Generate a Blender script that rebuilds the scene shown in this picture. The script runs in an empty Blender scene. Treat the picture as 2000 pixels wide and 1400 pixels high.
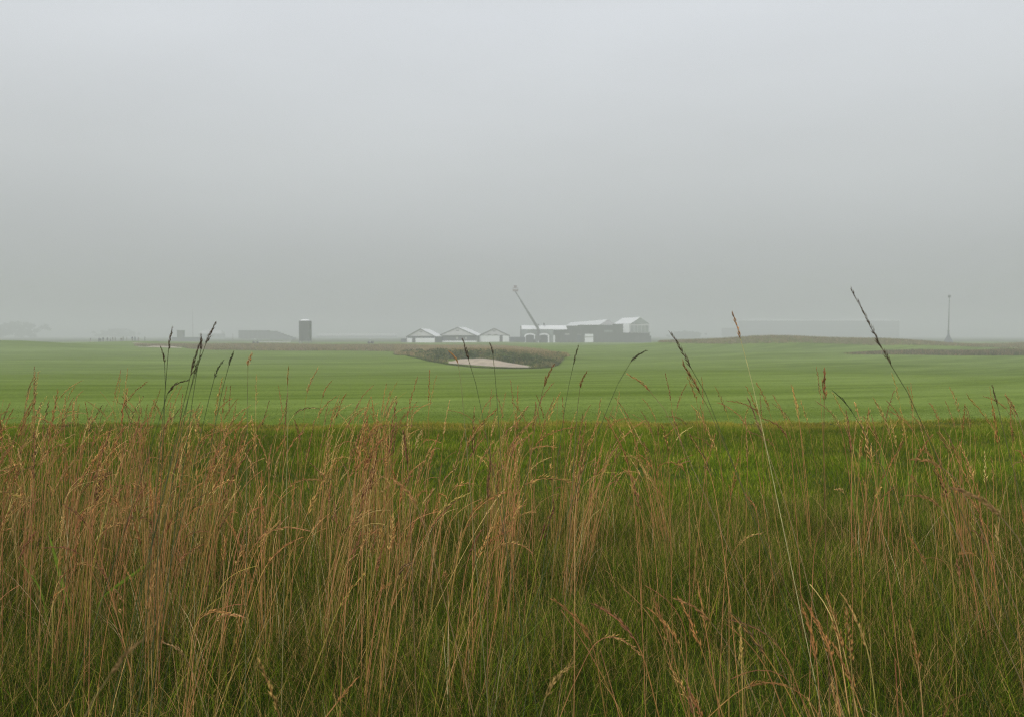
import bpy, bmesh, math, random
import numpy as np
from mathutils import Vector, Matrix

random.seed(7)
RNG = np.random.default_rng(11)
SC = bpy.context.scene
COL = SC.collection

# ------------------------------------------------------------------ camera numbers
CH = 1.2                      # eye height over the ground at the camera (m)
F = 1600.0                    # focal length in photo pixels (photo 2000 px wide)
HOR = 655.0                   # photo row of the true horizon
TILT = math.atan((700 - HOR) / F)


def X(px, d):
    return (px - 1000.0) / F * d


def Z(py, d):
    return CH + d * math.tan(math.atan((700 - py) / F) - TILT)


# ------------------------------------------------------------------ terrain
_pd = np.array([-4000, -50, 0, 3, 6, 9, 13, 20, 30, 45, 60, 80, 100, 110, 120, 140, 160, 180, 220, 250, 280, 320, 380, 460, 600, 1000, 4000], float)
_pz = np.array([0.0, 0.0, 0.0, 0.0, -0.02, -0.07, -0.2, -0.54, -0.94, -1.44, -1.92, -2.45, -2.86, -2.95, -3.0, -3.02, -2.98, -2.86, -2.5, -2.22, -2.2, -2.35, -2.6, -2.85, -3.0, -3.0, -3.0])
_pm = np.gradient(_pz, _pd)
_pm[:4] = 0


def base_h(y):
    y = np.clip(np.asarray(y, float), -3999, 3999)
    i = np.clip(np.searchsorted(_pd, y, side='right') - 1, 0, len(_pd) - 2)
    h = _pd[i + 1] - _pd[i]
    t = (y - _pd[i]) / h
    a, b = _pz[i], _pz[i + 1]
    ma, mb = _pm[i] * h, _pm[i + 1] * h
    t2, t3 = t * t, t * t * t
    return (2 * t3 - 3 * t2 + 1) * a + (t3 - 2 * t2 + t) * ma + (-2 * t3 + 3 * t2) * b + (t3 - t2) * mb


def sstep(a, b, x):
    t = np.clip((x - a) / (b - a), 0, 1)
    return t * t * (3 - 2 * t)


def H(x, y):
    x = np.asarray(x, float)
    y = np.asarray(y, float)
    z = base_h(y)
    far = sstep(18, 60, y) * (1 - sstep(500, 900, y))
    z = z + far * (0.20 * np.sin(x * 0.09 + y * 0.03 + 1.0) * np.sin(y * 0.07 - x * 0.02) + 0.05 * np.sin(x * 0.21 - y * 0.13) + 0.12 * np.sin(x * 0.031 + 2.0 - y * 0.012))
    # left fairway crest
    z = z + 2.2 * np.exp(-((x + 142) / 24) ** 2 - ((y - 226) / 18) ** 2)
    # long fescue hill at right
    z = z + 2.7 * np.exp(-(np.abs(x - 84) / 42) ** 3.2 - ((y - 244) / 17) ** 2) * (1 + 0.10 * np.sin(x * 0.17 + 0.6))
    # rise under the people at far left
    z = z + 1.1 * np.exp(-((x + 140) / 34) ** 2 - ((y - 292) / 26) ** 2)
    # ridge at far right
    z = z + 1.9 * np.exp(-((x - 192) / 30) ** 2 - ((y - 262) / 15) ** 2)
    # low bank of the right fescue strip
    z = z + 0.5 * sstep(60, 78, x) * np.exp(-((y - 178) / 9) ** 2) * (1 - sstep(220, 260, x))
    # island bank behind the bunker
    z = z + 1.25 * np.exp(-((x + 4) / 12) ** 2 - ((y - 142) / 18) ** 2) + 0.5 * np.exp(-((x + 14) / 9) ** 2 - ((y - 160) / 16) ** 2)
    return z


def edge_y(x):
    """Where the mown fairway begins."""
    return 13.0 + 1.3 * np.tanh(x / 26.0) + 0.16 * np.sin(x * 0.9 + 1) + 0.10 * np.sin(x * 2.7) + 0.07 * np.sin(x * 6.1 + 2)


def unproject(px, py):
    """Point of the open ground seen at a photo pixel."""
    d = np.geomspace(2.0, 400, 4000)
    rows = HOR + F * (CH - base_h(d)) / d
    k = int(np.argmin(np.abs(rows - py)))
    return X(px, d[k]), d[k]


# ------------------------------------------------------------------ materials
def new_mat(name):
    m = bpy.data.materials.new(name)
    m.use_nodes = True
    nt = m.node_tree
    b = nt.nodes['Principled BSDF']
    return m, nt, b


def noise_mat(name, col, var=0.15, scale=2.0, rough=0.7, spec=0.3, metal=0.0, stretch=(1, 1, 1)):
    m, nt, b = new_mat(name)
    tc = nt.nodes.new('ShaderNodeTexCoord')
    mp = nt.nodes.new('ShaderNodeMapping')
    mp.inputs['Scale'].default_value = stretch
    n = nt.nodes.new('ShaderNodeTexNoise')
    n.inputs['Scale'].default_value = scale
    n.inputs['Detail'].default_value = 6
    r = nt.nodes.new('ShaderNodeValToRGB')
    r.color_ramp.elements[0].position = 0.3
    r.color_ramp.elements[1].position = 0.7
    r.color_ramp.elements[0].color = tuple(c * (1 - var) for c in col) + (1,)
    r.color_ramp.elements[1].color = tuple(min(1, c * (1 + var)) for c in col) + (1,)
    nt.links.new(tc.outputs['Object'], mp.inputs['Vector'])
    nt.links.new(mp.outputs['Vector'], n.inputs['Vector'])
    nt.links.new(n.outputs['Fac'], r.inputs['Fac'])
    nt.links.new(r.outputs['Color'], b.inputs['Base Color'])
    b.inputs['Roughness'].default_value = rough
    b.inputs['Metallic'].default_value = metal
    b.inputs['Specular IOR Level'].default_value = spec
    return m


def plant_mat(name, translucent=0.3, rough=0.7, spec=0.05, mottle=0.25):
    """Leaf colour comes from the plant's own 'col' attribute, mottled; light passes through thin blades."""
    m, nt, b = new_mat(name)
    at = nt.nodes.new('ShaderNodeAttribute')
    at.attribute_name = 'col'
    tc = nt.nodes.new('ShaderNodeTexCoord')
    n = nt.nodes.new('ShaderNodeTexNoise')
    n.inputs['Scale'].default_value = 45
    n.inputs['Detail'].default_value = 2
    mr = nt.nodes.new('ShaderNodeMapRange')
    mr.inputs['From Min'].default_value = 0.3
    mr.inputs['From Max'].default_value = 0.7
    mr.inputs['To Min'].default_value = 1 - mottle
    mr.inputs['To Max'].default_value = 1 + mottle
    vm = nt.nodes.new('ShaderNodeVectorMath')
    vm.operation = 'SCALE'
    nt.links.new(tc.outputs['Object'], n.inputs['Vector'])
    nt.links.new(n.outputs['Fac'], mr.inputs['Value'])
    nt.links.new(at.outputs['Color'], vm.inputs[0])
    nt.links.new(mr.outputs['Result'], vm.inputs['Scale'])
    nt.links.new(vm.outputs['Vector'], b.inputs['Base Color'])
    b.inputs['Roughness'].default_value = rough
    b.inputs['Specular IOR Level'].default_value = spec
    if translucent > 0:
        tr = nt.nodes.new('ShaderNodeBsdfTranslucent')
        nt.links.new(vm.outputs['Vector'], tr.inputs['Color'])
        mx = nt.nodes.new('ShaderNodeMixShader')
        mx.inputs['Fac'].default_value = translucent
        nt.links.new(b.outputs['BSDF'], mx.inputs[1])
        nt.links.new(tr.outputs['BSDF'], mx.inputs[2])
        nt.links.new(mx.outputs['Shader'], nt.nodes['Material Output'].inputs['Surface'])
    return m


M_BLADE = plant_mat('grass_blade', 0.35)
M_STRAW = plant_mat('straw_stem', 0.12, 0.6, 0.08)
M_SEED = plant_mat('seed_husk', 0.25, 0.6, 0.08)
M_FARGRASS = plant_mat('fescue_far', 0.25)
M_SCRUB = plant_mat('scrub_leaf', 0.25)
M_CLOTH = plant_mat('person_cloth', 0.0, 0.8, 0.1, 0.1)
M_WHITE = noise_mat('white_canvas', (0.72, 0.73, 0.76), 0.05, 0.6, 0.6)
M_ROOF = noise_mat('roof_vinyl', (0.74, 0.75, 0.77), 0.04, 0.5, 0.4)
M_GABLE = noise_mat('grey_canvas', (0.50, 0.49, 0.51), 0.08, 0.6, 0.7)
M_TRIM = noise_mat('grey_trim', (0.16, 0.165, 0.17), 0.15, 1.5, 0.5)
M_DARK = noise_mat('dark_opening', (0.06, 0.06, 0.07), 0.3, 1.0, 0.6)
M_CLAD = noise_mat('charcoal_cladding', (0.080, 0.080, 0.083), 0.25, 0.5, 0.7, stretch=(3, 1, 0.4))
M_NAVY = noise_mat('slate_mesh', (0.07, 0.075, 0.10), 0.25, 1.0, 0.8)
M_GLASS = noise_mat('cloudy_vinyl_glazing', (0.22, 0.24, 0.24), 0.2, 0.5, 0.25, 0.5)
M_STEEL = noise_mat('galvanised_steel', (0.22, 0.22, 0.22), 0.25, 3.0, 0.45, 0.5, 0.6)
M_BOOM = noise_mat('boom_paint', (0.11, 0.11, 0.115), 0.2, 1.5, 0.5)
M_CAGE = noise_mat('basket_paint', (0.20, 0.15, 0.16), 0.2, 1.5, 0.5)
M_RUBBER = noise_mat('black_rubber', (0.03, 0.03, 0.03), 0.2, 4.0, 0.85)
M_SIGN = noise_mat('pale_sign_board', (0.38, 0.38, 0.37), 0.1, 3.0, 0.6)
M_SEATS = noise_mat('grandstand_seats', (0.10, 0.105, 0.11), 0.3, 1.2, 0.7, stretch=(1, 1, 4))
M_BARK = noise_mat('bark', (0.09, 0.07, 0.05), 0.3, 4.0, 0.9)


def bump_to(nt, bsdf, fac_socket, strength, dist):
    bp = nt.nodes.new('ShaderNodeBump')
    bp.inputs['Strength'].default_value = strength
    bp.inputs['Distance'].default_value = dist
    nt.links.new(fac_socket, bp.inputs['Height'])
    nt.links.new(bp.outputs['Normal'], bsdf.inputs['Normal'])


def mix_col(nt, fac, a, b):
    mx = nt.nodes.new('ShaderNodeMix')
    mx.data_type = 'RGBA'
    if isinstance(fac, float):
        mx.inputs[0].default_value = fac
    else:
        nt.links.new(fac, mx.inputs[0])
    for i, s in ((6, a), (7, b)):
        if isinstance(s, tuple):
            mx.inputs[i].default_value = s + (1,)
        else:
            nt.links.new(s, mx.inputs[i])
    return mx.outputs[2]


def ramp(nt, src, p0, p1):
    mr = nt.nodes.new('ShaderNodeMapRange')
    mr.inputs['From Min'].default_value = p0
    mr.inputs['From Max'].default_value = p1
    nt.links.new(src, mr.inputs['Value'])
    return mr.outputs['Result']


def fairway_material():
    m, nt, b = new_mat('fairway_turf')
    st = nt.nodes.new('ShaderNodeAttribute')
    st.attribute_name = 'stripe'          # (along, across) distance in the mowing pattern, metres
    pos = nt.nodes.new('ShaderNodeNewGeometry')

    def streak(su, sv, detail, off):
        mp = nt.nodes.new('ShaderNodeMapping')
        mp.inputs['Scale'].default_value = (su, sv, 1)
        mp.inputs['Location'].default_value = (off, off * 1.7, off)
        nt.links.new(st.outputs['Vector'], mp.inputs['Vector'])
        n = nt.nodes.new('ShaderNodeTexNoise')
        n.inputs['Scale'].default_value = 1.0
        n.inputs['Detail'].default_value = detail
        n.inputs['Roughness'].default_value = 0.55
        nt.links.new(mp.outputs['Vector'], n.inputs['Vector'])
        return n.outputs['Fac']
    a = streak(0.05, 0.42, 3.0, 3.0)
    c = streak(0.018, 0.13, 3.0, 11.0)
    e = streak(0.012, 0.035, 2.0, 23.0)
    add = nt.nodes.new('ShaderNodeMath')
    add.operation = 'ADD'
    nt.links.new(a, add.inputs[0])
    nt.links.new(c, add.inputs[1])
    add2 = nt.nodes.new('ShaderNodeMath')
    add2.operation = 'MULTIPLY_ADD'
    nt.links.new(add.outputs[0], add2.inputs[0])
    add2.inputs[1].default_value = 0.36
    sc = nt.nodes.new('ShaderNodeMath')
    sc.operation = 'MULTIPLY'
    nt.links.new(e, sc.inputs[0])
    sc.inputs[1].default_value = 0.28
    nt.links.new(sc.outputs[0], add2.inputs[2])
    base = mix_col(nt, ramp(nt, add2.outputs[0], 0.39, 0.62), (0.084, 0.132, 0.004), (0.176, 0.246, 0.054))
    mot = streak(0.22, 0.55, 5.0, 41.0)
    mt = mix_col(nt, ramp(nt, mot, 0.34, 0.66), (0.87, 0.89, 0.82), (1.11, 1.09, 1.12))
    m2 = nt.nodes.new('ShaderNodeMix')
    m2.data_type = 'RGBA'
    m2.blend_type = 'MULTIPLY'
    m2.inputs[0].default_value = 1.0
    nt.links.new(base, m2.inputs[6])
    nt.links.new(mt, m2.inputs[7])
    base = m2.outputs[2]
    fine = nt.nodes.new('ShaderNodeTexNoise')
    fine.inputs['Scale'].default_value = 9.0
    fine.inputs['Detail'].default_value = 8
    fine.inputs['Roughness'].default_value = 0.75
    nt.links.new(pos.outputs['Position'], fine.inputs['Vector'])
    dk = mix_col(nt, ramp(nt, fine.outputs['Fac'], 0.38, 0.62), (0.55, 0.58, 0.50), (1.4, 1.36, 1.32))
    mu = nt.nodes.new('ShaderNodeMix')
    mu.data_type = 'RGBA'
    mu.blend_type = 'MULTIPLY'
    mu.inputs[0].default_value = 0.8
    nt.links.new(base, mu.inputs[6])
    nt.links.new(dk, mu.inputs[7])
    nt.links.new(mu.outputs[2], b.inputs['Base Color'])
    b.inputs['Roughness'].default_value = 0.85
    b.inputs['Specular IOR Level'].default_value = 0.02
    bump_to(nt, b, fine.outputs['Fac'], 0.5, 0.03)
    return m


def ground_material():
    m, nt, b = new_mat('rough_turf_soil')
    pos = nt.nodes.new('ShaderNodeNewGeometry')
    zone = nt.nodes.new('ShaderNodeAttribute')
    zone.attribute_name = 'fescue'
    n1 = nt.nodes.new('ShaderNodeTexNoise')
    n1.inputs['Scale'].default_value = 3.0
    n1.inputs['Detail'].default_value = 8
    nt.links.new(pos.outputs['Position'], n1.inputs['Vector'])
    n2 = nt.nodes.new('ShaderNodeTexNoise')
    n2.inputs['Scale'].default_value = 0.12
    n2.inputs['Detail'].default_value = 5
    nt.links.new(pos.outputs['Position'], n2.inputs['Vector'])
    g = mix_col(nt, ramp(nt, n1.outputs['Fac'], 0.3, 0.7), (0.030, 0.045, 0.008), (0.080, 0.100, 0.020))
    f = mix_col(nt, ramp(nt, n2.outputs['Fac'], 0.35, 0.65), (0.10, 0.095, 0.045), (0.17, 0.13, 0.075))
    c = mix_col(nt, zone.outputs['Fac'], g, f)
    nt.links.new(c, b.inputs['Base Color'])
    b.inputs['Roughness'].default_value = 0.95
    b.inputs['Specular IOR Level'].default_value = 0.03
    bump_to(nt, b, n1.outputs['Fac'], 0.6, 0.05)
    return m


def sand_material():
    m, nt, b = new_mat('bunker_sand')
    pos = nt.nodes.new('ShaderNodeNewGeometry')
    n1 = nt.nodes.new('ShaderNodeTexNoise')
    n1.inputs['Scale'].default_value = 0.8
    n1.inputs['Detail'].default_value = 7
    nt.links.new(pos.outputs['Position'], n1.inputs['Vector'])
    c = mix_col(nt, ramp(nt, n1.outputs['Fac'], 0.35, 0.65), (0.31, 0.255, 0.19), (0.43, 0.36, 0.275))
    nt.links.new(c, b.inputs['Base Color'])
    b.inputs['Roughness'].default_value = 0.95
    bump_to(nt, b, n1.outputs['Fac'], 0.4, 0.05)
    return m


# ------------------------------------------------------------------ mesh helpers
def mesh_obj(name, V, Fq, mat, parent=None, colors=None, smooth=False):
    """V (n,3), Fq list of int arrays (k, m) of equal-sided faces."""
    me = bpy.data.meshes.new(name)
    V = np.asarray(V, np.float32)
    me.vertices.add(len(V))
    me.vertices.foreach_set('co', V.ravel())
    groups = [np.asarray(f, np.int32) for f in Fq if len(f)]
    loops = np.concatenate([f.ravel() for f in groups])
    counts = np.concatenate([np.full(len(f), f.shape[1], np.int32) for f in groups])
    starts = np.concatenate([[0], np.cumsum(counts)[:-1]]).astype(np.int32)
    me.loops.add(len(loops))
    me.loops.foreach_set('vertex_index', loops)
    me.polygons.add(len(counts))
    me.polygons.foreach_set('loop_start', starts)
    me.polygons.foreach_set('loop_total', counts)
    if smooth:
        me.polygons.foreach_set('use_smooth', np.ones(len(counts), bool))
    me.update(calc_edges=True)
    if colors is not None:
        at = me.color_attributes.new('col', 'FLOAT_COLOR', 'POINT')
        c = np.ones((len(V), 4), np.float32)
        c[:, :3] = colors
        at.data.foreach_set('color', c.ravel())
    if mat:
        me.materials.append(mat)
    o = bpy.data.objects.new(name, me)
    COL.objects.link(o)
    if parent:
        o.parent = parent
    return o


class MB:
    """Collects boxes, prisms and tubes for one part."""

    def __init__(self):
        self.v, self.f = [], []

    def add(self, vs, fs):
        k = len(self.v)
        self.v += [tuple(p) for p in vs]
        self.f += [tuple(i + k for i in f) for f in fs]
        return self

    def box(self, x0, x1, y0, y1, z0, z1):
        return self.add([(x0, y0, z0), (x1, y0, z0), (x1, y1, z0), (x0, y1, z0), (x0, y0, z1), (x1, y0, z1), (x1, y1, z1), (x0, y1, z1)],
                        [(0, 3, 2, 1), (4, 5, 6, 7), (0, 1, 5, 4), (1, 2, 6, 5), (2, 3, 7, 6), (3, 0, 4, 7)])

    def prism(self, xz, y0, y1):
        n = len(xz)
        vs = [(x, y0, z) for x, z in xz] + [(x, y1, z) for x, z in xz]
        fs = [tuple(range(n)), tuple(range(2 * n - 1, n - 1, -1))]
        fs += [(i, i + n, (i + 1) % n + n, (i + 1) % n) for i in range(n)]
        return self.add(vs, fs)

    def tube(self, p0, p1, r0, r1=None, n=8):
        r1 = r0 if r1 is None else r1
        a, b = Vector(p0), Vector(p1)
        t = (b - a).normalized()
        u = t.orthogonal().normalized()
        w = t.cross(u)
        vs = []
        for p, r in ((a, r0), (b, r1)):
            for k in range(n):
                q = 2 * math.pi * k / n
                vs.append(p + u * (r * math.cos(q)) + w * (r * math.sin(q)))
        fs = [(k, (k + 1) % n, (k + 1) % n + n, k + n) for k in range(n)]
        fs += [tuple(range(n - 1, -1, -1)), tuple(range(n, 2 * n))]
        return self.add(vs, fs)

    def dome(self, c, r, h, n=16, m=5):
        vs, fs = [], []
        for j in range(m):
            a = j / m * math.pi / 2
            for k in range(n):
                q = 2 * math.pi * k / n
                vs.append((c[0] + r * math.cos(a) * math.cos(q), c[1] + r * math.cos(a) * math.sin(q), c[2] + h * math.sin(a)))
        vs.append((c[0], c[1], c[2] + h))
        for j in range(m - 1):
            for k in range(n):
                fs.append((j * n + k, j * n + (k + 1) % n, (j + 1) * n + (k + 1) % n, (j + 1) * n + k))
        for k in range(n):
            fs.append(((m - 1) * n + k, (m - 1) * n + (k + 1) % n, m * n))
        fs.append(tuple(range(n - 1, -1, -1)))
        return self.add(vs, fs)

    def build(self, name, mat, parent=None, bevel=0.0):
        me = bpy.data.meshes.new(name)
        me.from_pydata(self.v, [], self.f)
        bm = bmesh.new()
        bm.from_mesh(me)
        bmesh.ops.recalc_face_normals(bm, faces=bm.faces)
        bm.to_mesh(me)
        bm.free()
        me.materials.append(mat)
        o = bpy.data.objects.new(name, me)
        COL.objects.link(o)
        if parent:
            o.parent = parent
        if bevel:
            md = o.modifiers.new('soft_edges', 'BEVEL')
            md.width = bevel
            md.segments = 2
        return o


def tag(o, label=None, cat=None, group=None, kind=None):
    if label:
        o['label'] = label
    if cat:
        o['category'] = cat
    if group:
        o['group'] = group
    if kind:
        o['kind'] = kind
    return o


def thing(name, label, cat, loc=(0, 0, 0), rz=0.0, group=None):
    o = bpy.data.objects.new(name, None)
    COL.objects.link(o)
    o.location = loc
    o.rotation_euler = (0, 0, rz)
    o.empty_display_size = 0.2
    return tag(o, label, cat, group)


# ------------------------------------------------------------------ ground and fairway sheets
def fescue_zone(x, y):
    s = x / np.maximum(y, 1) * F + 1000
    a = (sstep(255, 300, s) * (1 - sstep(1090, 1120, s))) * sstep(208, 216, y) * (1 - sstep(262, 272, y))
    isl = sstep(1.15, 0.9, ((x + 7) / 13.5) ** 2 + ((y - 147) / 33) ** 2)
    b = sstep(780, 800, s) * (1 - sstep(985, 1030, s)) * sstep(150, 160, y) * (1 - sstep(262, 272, y))
    c = sstep(1285, 1330, s) * sstep(224, 232, y) * (1 - sstep(268, 278, y))
    e = sstep(1570, 1640, s) * sstep(168, 172, y) * (1 - sstep(186, 194, y))
    return np.clip(np.maximum.reduce([a, isl, b, c, e]), 0, 1)


def build_ground():
    nx, ny = 321, 641
    xs = 10 * np.sinh(np.linspace(-6.4, 6.4, nx))
    ys = 10 * np.sinh(np.linspace(-6.4, 6.4, ny))
    j0 = int(np.argmin(np.abs(ys - 13.0)))
    ys = ys + (13.0 - ys[j0]) * np.exp(-((ys - 13) / 3) ** 2)
    gx, gy = np.meshgrid(xs, ys)
    gy = gy + (edge_y(gx) - 13.0) * np.exp(-((gy - 13) / 6) ** 2)
    gz = H(gx, gy)
    V = np.stack([gx, gy, gz], -1).reshape(-1, 3)
    idx = np.arange(nx * ny).reshape(ny, nx)
    Q = np.stack([idx[:-1, :-1], idx[:-1, 1:], idx[1:, 1:], idx[1:, :-1]], -1)
    rowc = np.arange(ny - 1)
    cx = (gx[:-1, :-1] + gx[1:, 1:]) / 2
    cy = (gy[:-1, :-1] + gy[1:, 1:]) / 2
    fair = (rowc[:, None] >= j0) & (cy < 520) & (np.abs(cx) < 420)
    zone = fescue_zone(gx, gy).ravel()

    def part(name, mask, mat):
        q = Q[mask]
        used, inv = np.unique(q, return_inverse=True)
        o = mesh_obj(name, V[used], [inv.reshape(-1, 4)], mat, smooth=True)
        a = o.data.attributes.new('fescue', 'FLOAT', 'POINT')
        a.data.foreach_set('value', zone[used].astype(np.float32))
        vx, vy = V[used, 0], V[used, 1]
        stripe = np.zeros((len(used), 3), np.float32)
        stripe[:, 0] = vx + 0.2 * vy
        stripe[:, 1] = vy - 0.42 * (vx - 4 + np.sqrt((vx - 4) ** 2 + 500)) - 0.05 * vx
        a = o.data.attributes.new('stripe', 'FLOAT_VECTOR', 'POINT')
        a.data.foreach_set('vector', stripe.ravel())
        tag(o, kind='structure')
        return o
    part('ground', ~fair, ground_material())
    part('fairway', fair, fairway_material())


build_ground()


# ------------------------------------------------------------------ vectorised grass
def blades(P, h, az, th0, th1, w, K, cols, tipcols):
    """Bent flat blades. P base (N,3); th0/th1 tilt at the base / extra tilt at the tip."""
    N = len(P)
    ts = np.linspace(0, 1, K + 1)
    pts = np.zeros((N, K + 1, 3))
    pts[:, 0] = P
    for k in range(1, K + 1):
        tm = (ts[k] + ts[k - 1]) / 2
        th = th0 + th1 * tm
        d = np.stack([np.sin(th) * np.cos(az), np.sin(th) * np.sin(az), np.cos(th)], -1)
        pts[:, k] = pts[:, k - 1] + d * (h / K)[:, None]
    ra = az + np.pi / 2 + RNG.normal(0, 0.7, N)
    side = np.stack([np.cos(ra), np.sin(ra), np.zeros(N)], -1)
    V = np.zeros((N, 2 * K + 1, 3))
    C = np.zeros((N, 2 * K + 1, 3))
    for k in range(K):
        ww = (w * (1 - 0.55 * ts[k] ** 1.5))[:, None] * 0.5
        V[:, 2 * k] = pts[:, k] - side * ww
        V[:, 2 * k + 1] = pts[:, k] + side * ww
        C[:, 2 * k] = C[:, 2 * k + 1] = cols * (1 - ts[k]) + tipcols * ts[k]
    V[:, 2 * K] = pts[:, K]
    C[:, 2 * K] = tipcols
    n = 2 * K + 1
    base = (np.arange(N) * n)[:, None]
    q = []
    for k in range(K - 1):
        q.append(base + np.array([2 * k, 2 * k + 1, 2 * k + 3, 2 * k + 2]))
    quads = np.concatenate(q) if q else np.zeros((0, 4), int)
    tris = base + np.array([2 * K - 2, 2 * K - 1, 2 * K])
    return V.reshape(-1, 3), quads, tris, C.reshape(-1, 3)


def pick(pal, wts, N, jit=0.15):
    pal = np.array(pal)
    i = RNG.choice(len(pal), N, p=np.array(wts) / np.sum(wts))
    return np.clip(pal[i] * (1 + RNG.normal(0, jit, (N, 1))) * (1 + RNG.normal(0, jit * 0.3, (N, 3))), 0.004, 0.9)


def fan(N, d0, d1, smax=0.85):
    """Random ground points in the wedge before the camera, even per square metre."""
    m = 2.3                                      # margin to either side, metres
    A = lambda q: smax * q * q / 2 + m * q
    d = (-m + np.sqrt(m * m + 2 * smax * RNG.uniform(A(d0), A(d1), N))) / smax
    return RNG.uniform(-1, 1, N) * (smax * d + m), d


def vnoise(x, y, sc, seed):
    """Smooth value noise in 0..1."""
    r = np.random.default_rng(seed).random((64, 64))
    u, v = x / sc + 100.3, y / sc + 57.7
    i, j = np.floor(u).astype(int), np.floor(v).astype(int)
    fu, fv = u - i, v - j
    fu, fv = fu * fu * (3 - 2 * fu), fv * fv * (3 - 2 * fv)
    g = lambda a, b: r[a % 64, b % 64]
    return (g(i, j) * (1 - fu) + g(i + 1, j) * fu) * (1 - fv) + (g(i, j + 1) * (1 - fu) + g(i + 1, j + 1) * fu) * fv


def merge(parts):
    V, Q, T, C, k = [], [], [], [], 0
    for v, q, t, c in parts:
        V.append(v)
        Q.append(q + k)
        T.append(t + k)
        C.append(c)
        k += len(v)
    return np.concatenate(V), [np.concatenate(Q), np.concatenate(T)], np.concatenate(C)


def left_weight(x, y):
    return 1 - sstep(-0.30, 0.10, x / y)


def build_short_grass():
    # mown rough between the tall grass and the fairway
    x, y = fan(430000, 4.6, 14.6, 0.80)
    keep = y < edge_y(x) + RNG.normal(0, 0.05, len(x))
    x, y = x[keep], y[keep]
    N = len(x)
    e = edge_y(x) - y
    patch = vnoise(x, y, 0.55, 3)
    big = vnoise(x, y, 2.2, 5)
    h = (0.060 + 0.085 * patch ** 1.5) * RNG.uniform(0.6, 1.35, N)
    cut = sstep(1.7, 0.9, e + 0.5 * (big - 0.5))
    h = h * (1 - 0.45 * cut) * (1 + sstep(2.2, 0.3, e) * (1.5 * vnoise(x, y, 0.28, 91) - 0.65))
    az = RNG.uniform(0, 2 * np.pi, N) * 0.55 + 6.28 * vnoise(x, y, 0.7, 8)
    c = pick([(0.060, 0.105, 0.004), (0.098, 0.155, 0.006), (0.160, 0.205, 0.012), (0.32, 0.25, 0.055)], [0.34, 0.36, 0.2, 0.10], N)
    c = c * (0.66 + 0.48 * big + 0.32 * patch)[:, None]
    dry = pick([(0.30, 0.225, 0.035), (0.20, 0.21, 0.022), (0.38, 0.28, 0.06)], [0.45, 0.35, 0.2], N)
    dm = (cut * (RNG.random(N) < 0.72 * (1 - sstep(3, 8, np.abs(x - 0.8)) * 0.75)))[:, None]
    c = c * (1 - dm) + dry * dm
    tip = c * 1.45 + np.array([0.05, 0.042, 0.006]) * (RNG.random((N, 1)) < 0.45)
    P = np.stack([x, y, H(x, y) - 0.006], -1)
    V, q, t, C = blades(P, h, az, np.abs(RNG.normal(0.12, 0.22, N)), RNG.normal(0.55, 0.35, N), RNG.uniform(0.0030, 0.0066, N), 2, c * 0.9, tip)
    o = mesh_obj('mown_rough_grass', V, [q, t], M_BLADE, colors=C)
    tag(o, 'dark green mown rough between the tall fescue and the fairway edge', 'grass', kind='stuff')

    # fine green undergrowth among the tall stems
    x, y = fan(570000, 1.0, 6.6, 0.80)
    tus = vnoise(x, y, 0.38, 21)
    keep = RNG.random(len(x)) < (0.40 + 0.75 * tus) * (1 - sstep(4.6, 6.6, y) * 0.8)
    x, y, tus = x[keep], y[keep], tus[keep]
    N = len(x)
    fade = sstep(6.4, 4.2, y)
    h = (0.09 + 0.16 * fade * (0.35 + tus)) * RNG.uniform(0.6, 1.35, N)
    lw = left_weight(x, y)
    c = pick([(0.022, 0.046, 0.003), (0.060, 0.112, 0.005), (0.175, 0.235, 0.012), (0.17, 0.155, 0.022), (0.42, 0.27, 0.095)], [0.36, 0.25, 0.15, 0.10, 0.14], N)
    tip = c * 1.2 + np.array([0.02, 0.015, 0.004])
    az = RNG.uniform(0, 2 * np.pi, N)
    P = np.stack([x, y, H(x, y) - 0.006], -1)
    V, q, t, C = blades(P, h, az, np.abs(RNG.normal(0.16, 0.2, N)), np.abs(RNG.normal(0.8, 0.55, N)), RNG.uniform(0.0010, 0.0022, N), 3, c, tip)
    o = mesh_obj('undergrowth_grass', V, [q, t], M_BLADE, colors=C)
    tag(o, 'fine green grass growing thickly around the feet of the tall stems', 'grass', kind='stuff')

    # first metres of close-mown fairway blades so that the turf has a real nap
    x, y = fan(200000, 12.4, 22.0, 0.75)
    keep = (y > edge_y(x)) & (RNG.random(len(x)) < 1.2 - sstep(13, 22, y))
    x, y = x[keep], y[keep]
    N = len(x)
    nap = vnoise(x * 0.25, y, 0.6, 31)
    c = pick([(0.095, 0.145, 0.014), (0.135, 0.19, 0.032), (0.19, 0.235, 0.085)], [0.4, 0.4, 0.2], N) * (0.8 + 0.4 * nap)[:, None]
    P = np.stack([x, y, H(x, y) - 0.004], -1)
    V, q, t, C = blades(P, RNG.uniform(0.012, 0.026, N), RNG.uniform(0, 6.28, N), np.abs(RNG.normal(0.2, 0.3, N)), RNG.normal(0.3, 0.3, N), RNG.uniform(0.004, 0.008, N), 1, c, c * 1.2)
    o = mesh_obj('fairway_turf_grass', V, [t], M_BLADE, colors=C)
    tag(o, 'close mown pale green turf along the near edge of the fairway', 'grass', kind='stuff')


build_short_grass()


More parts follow.
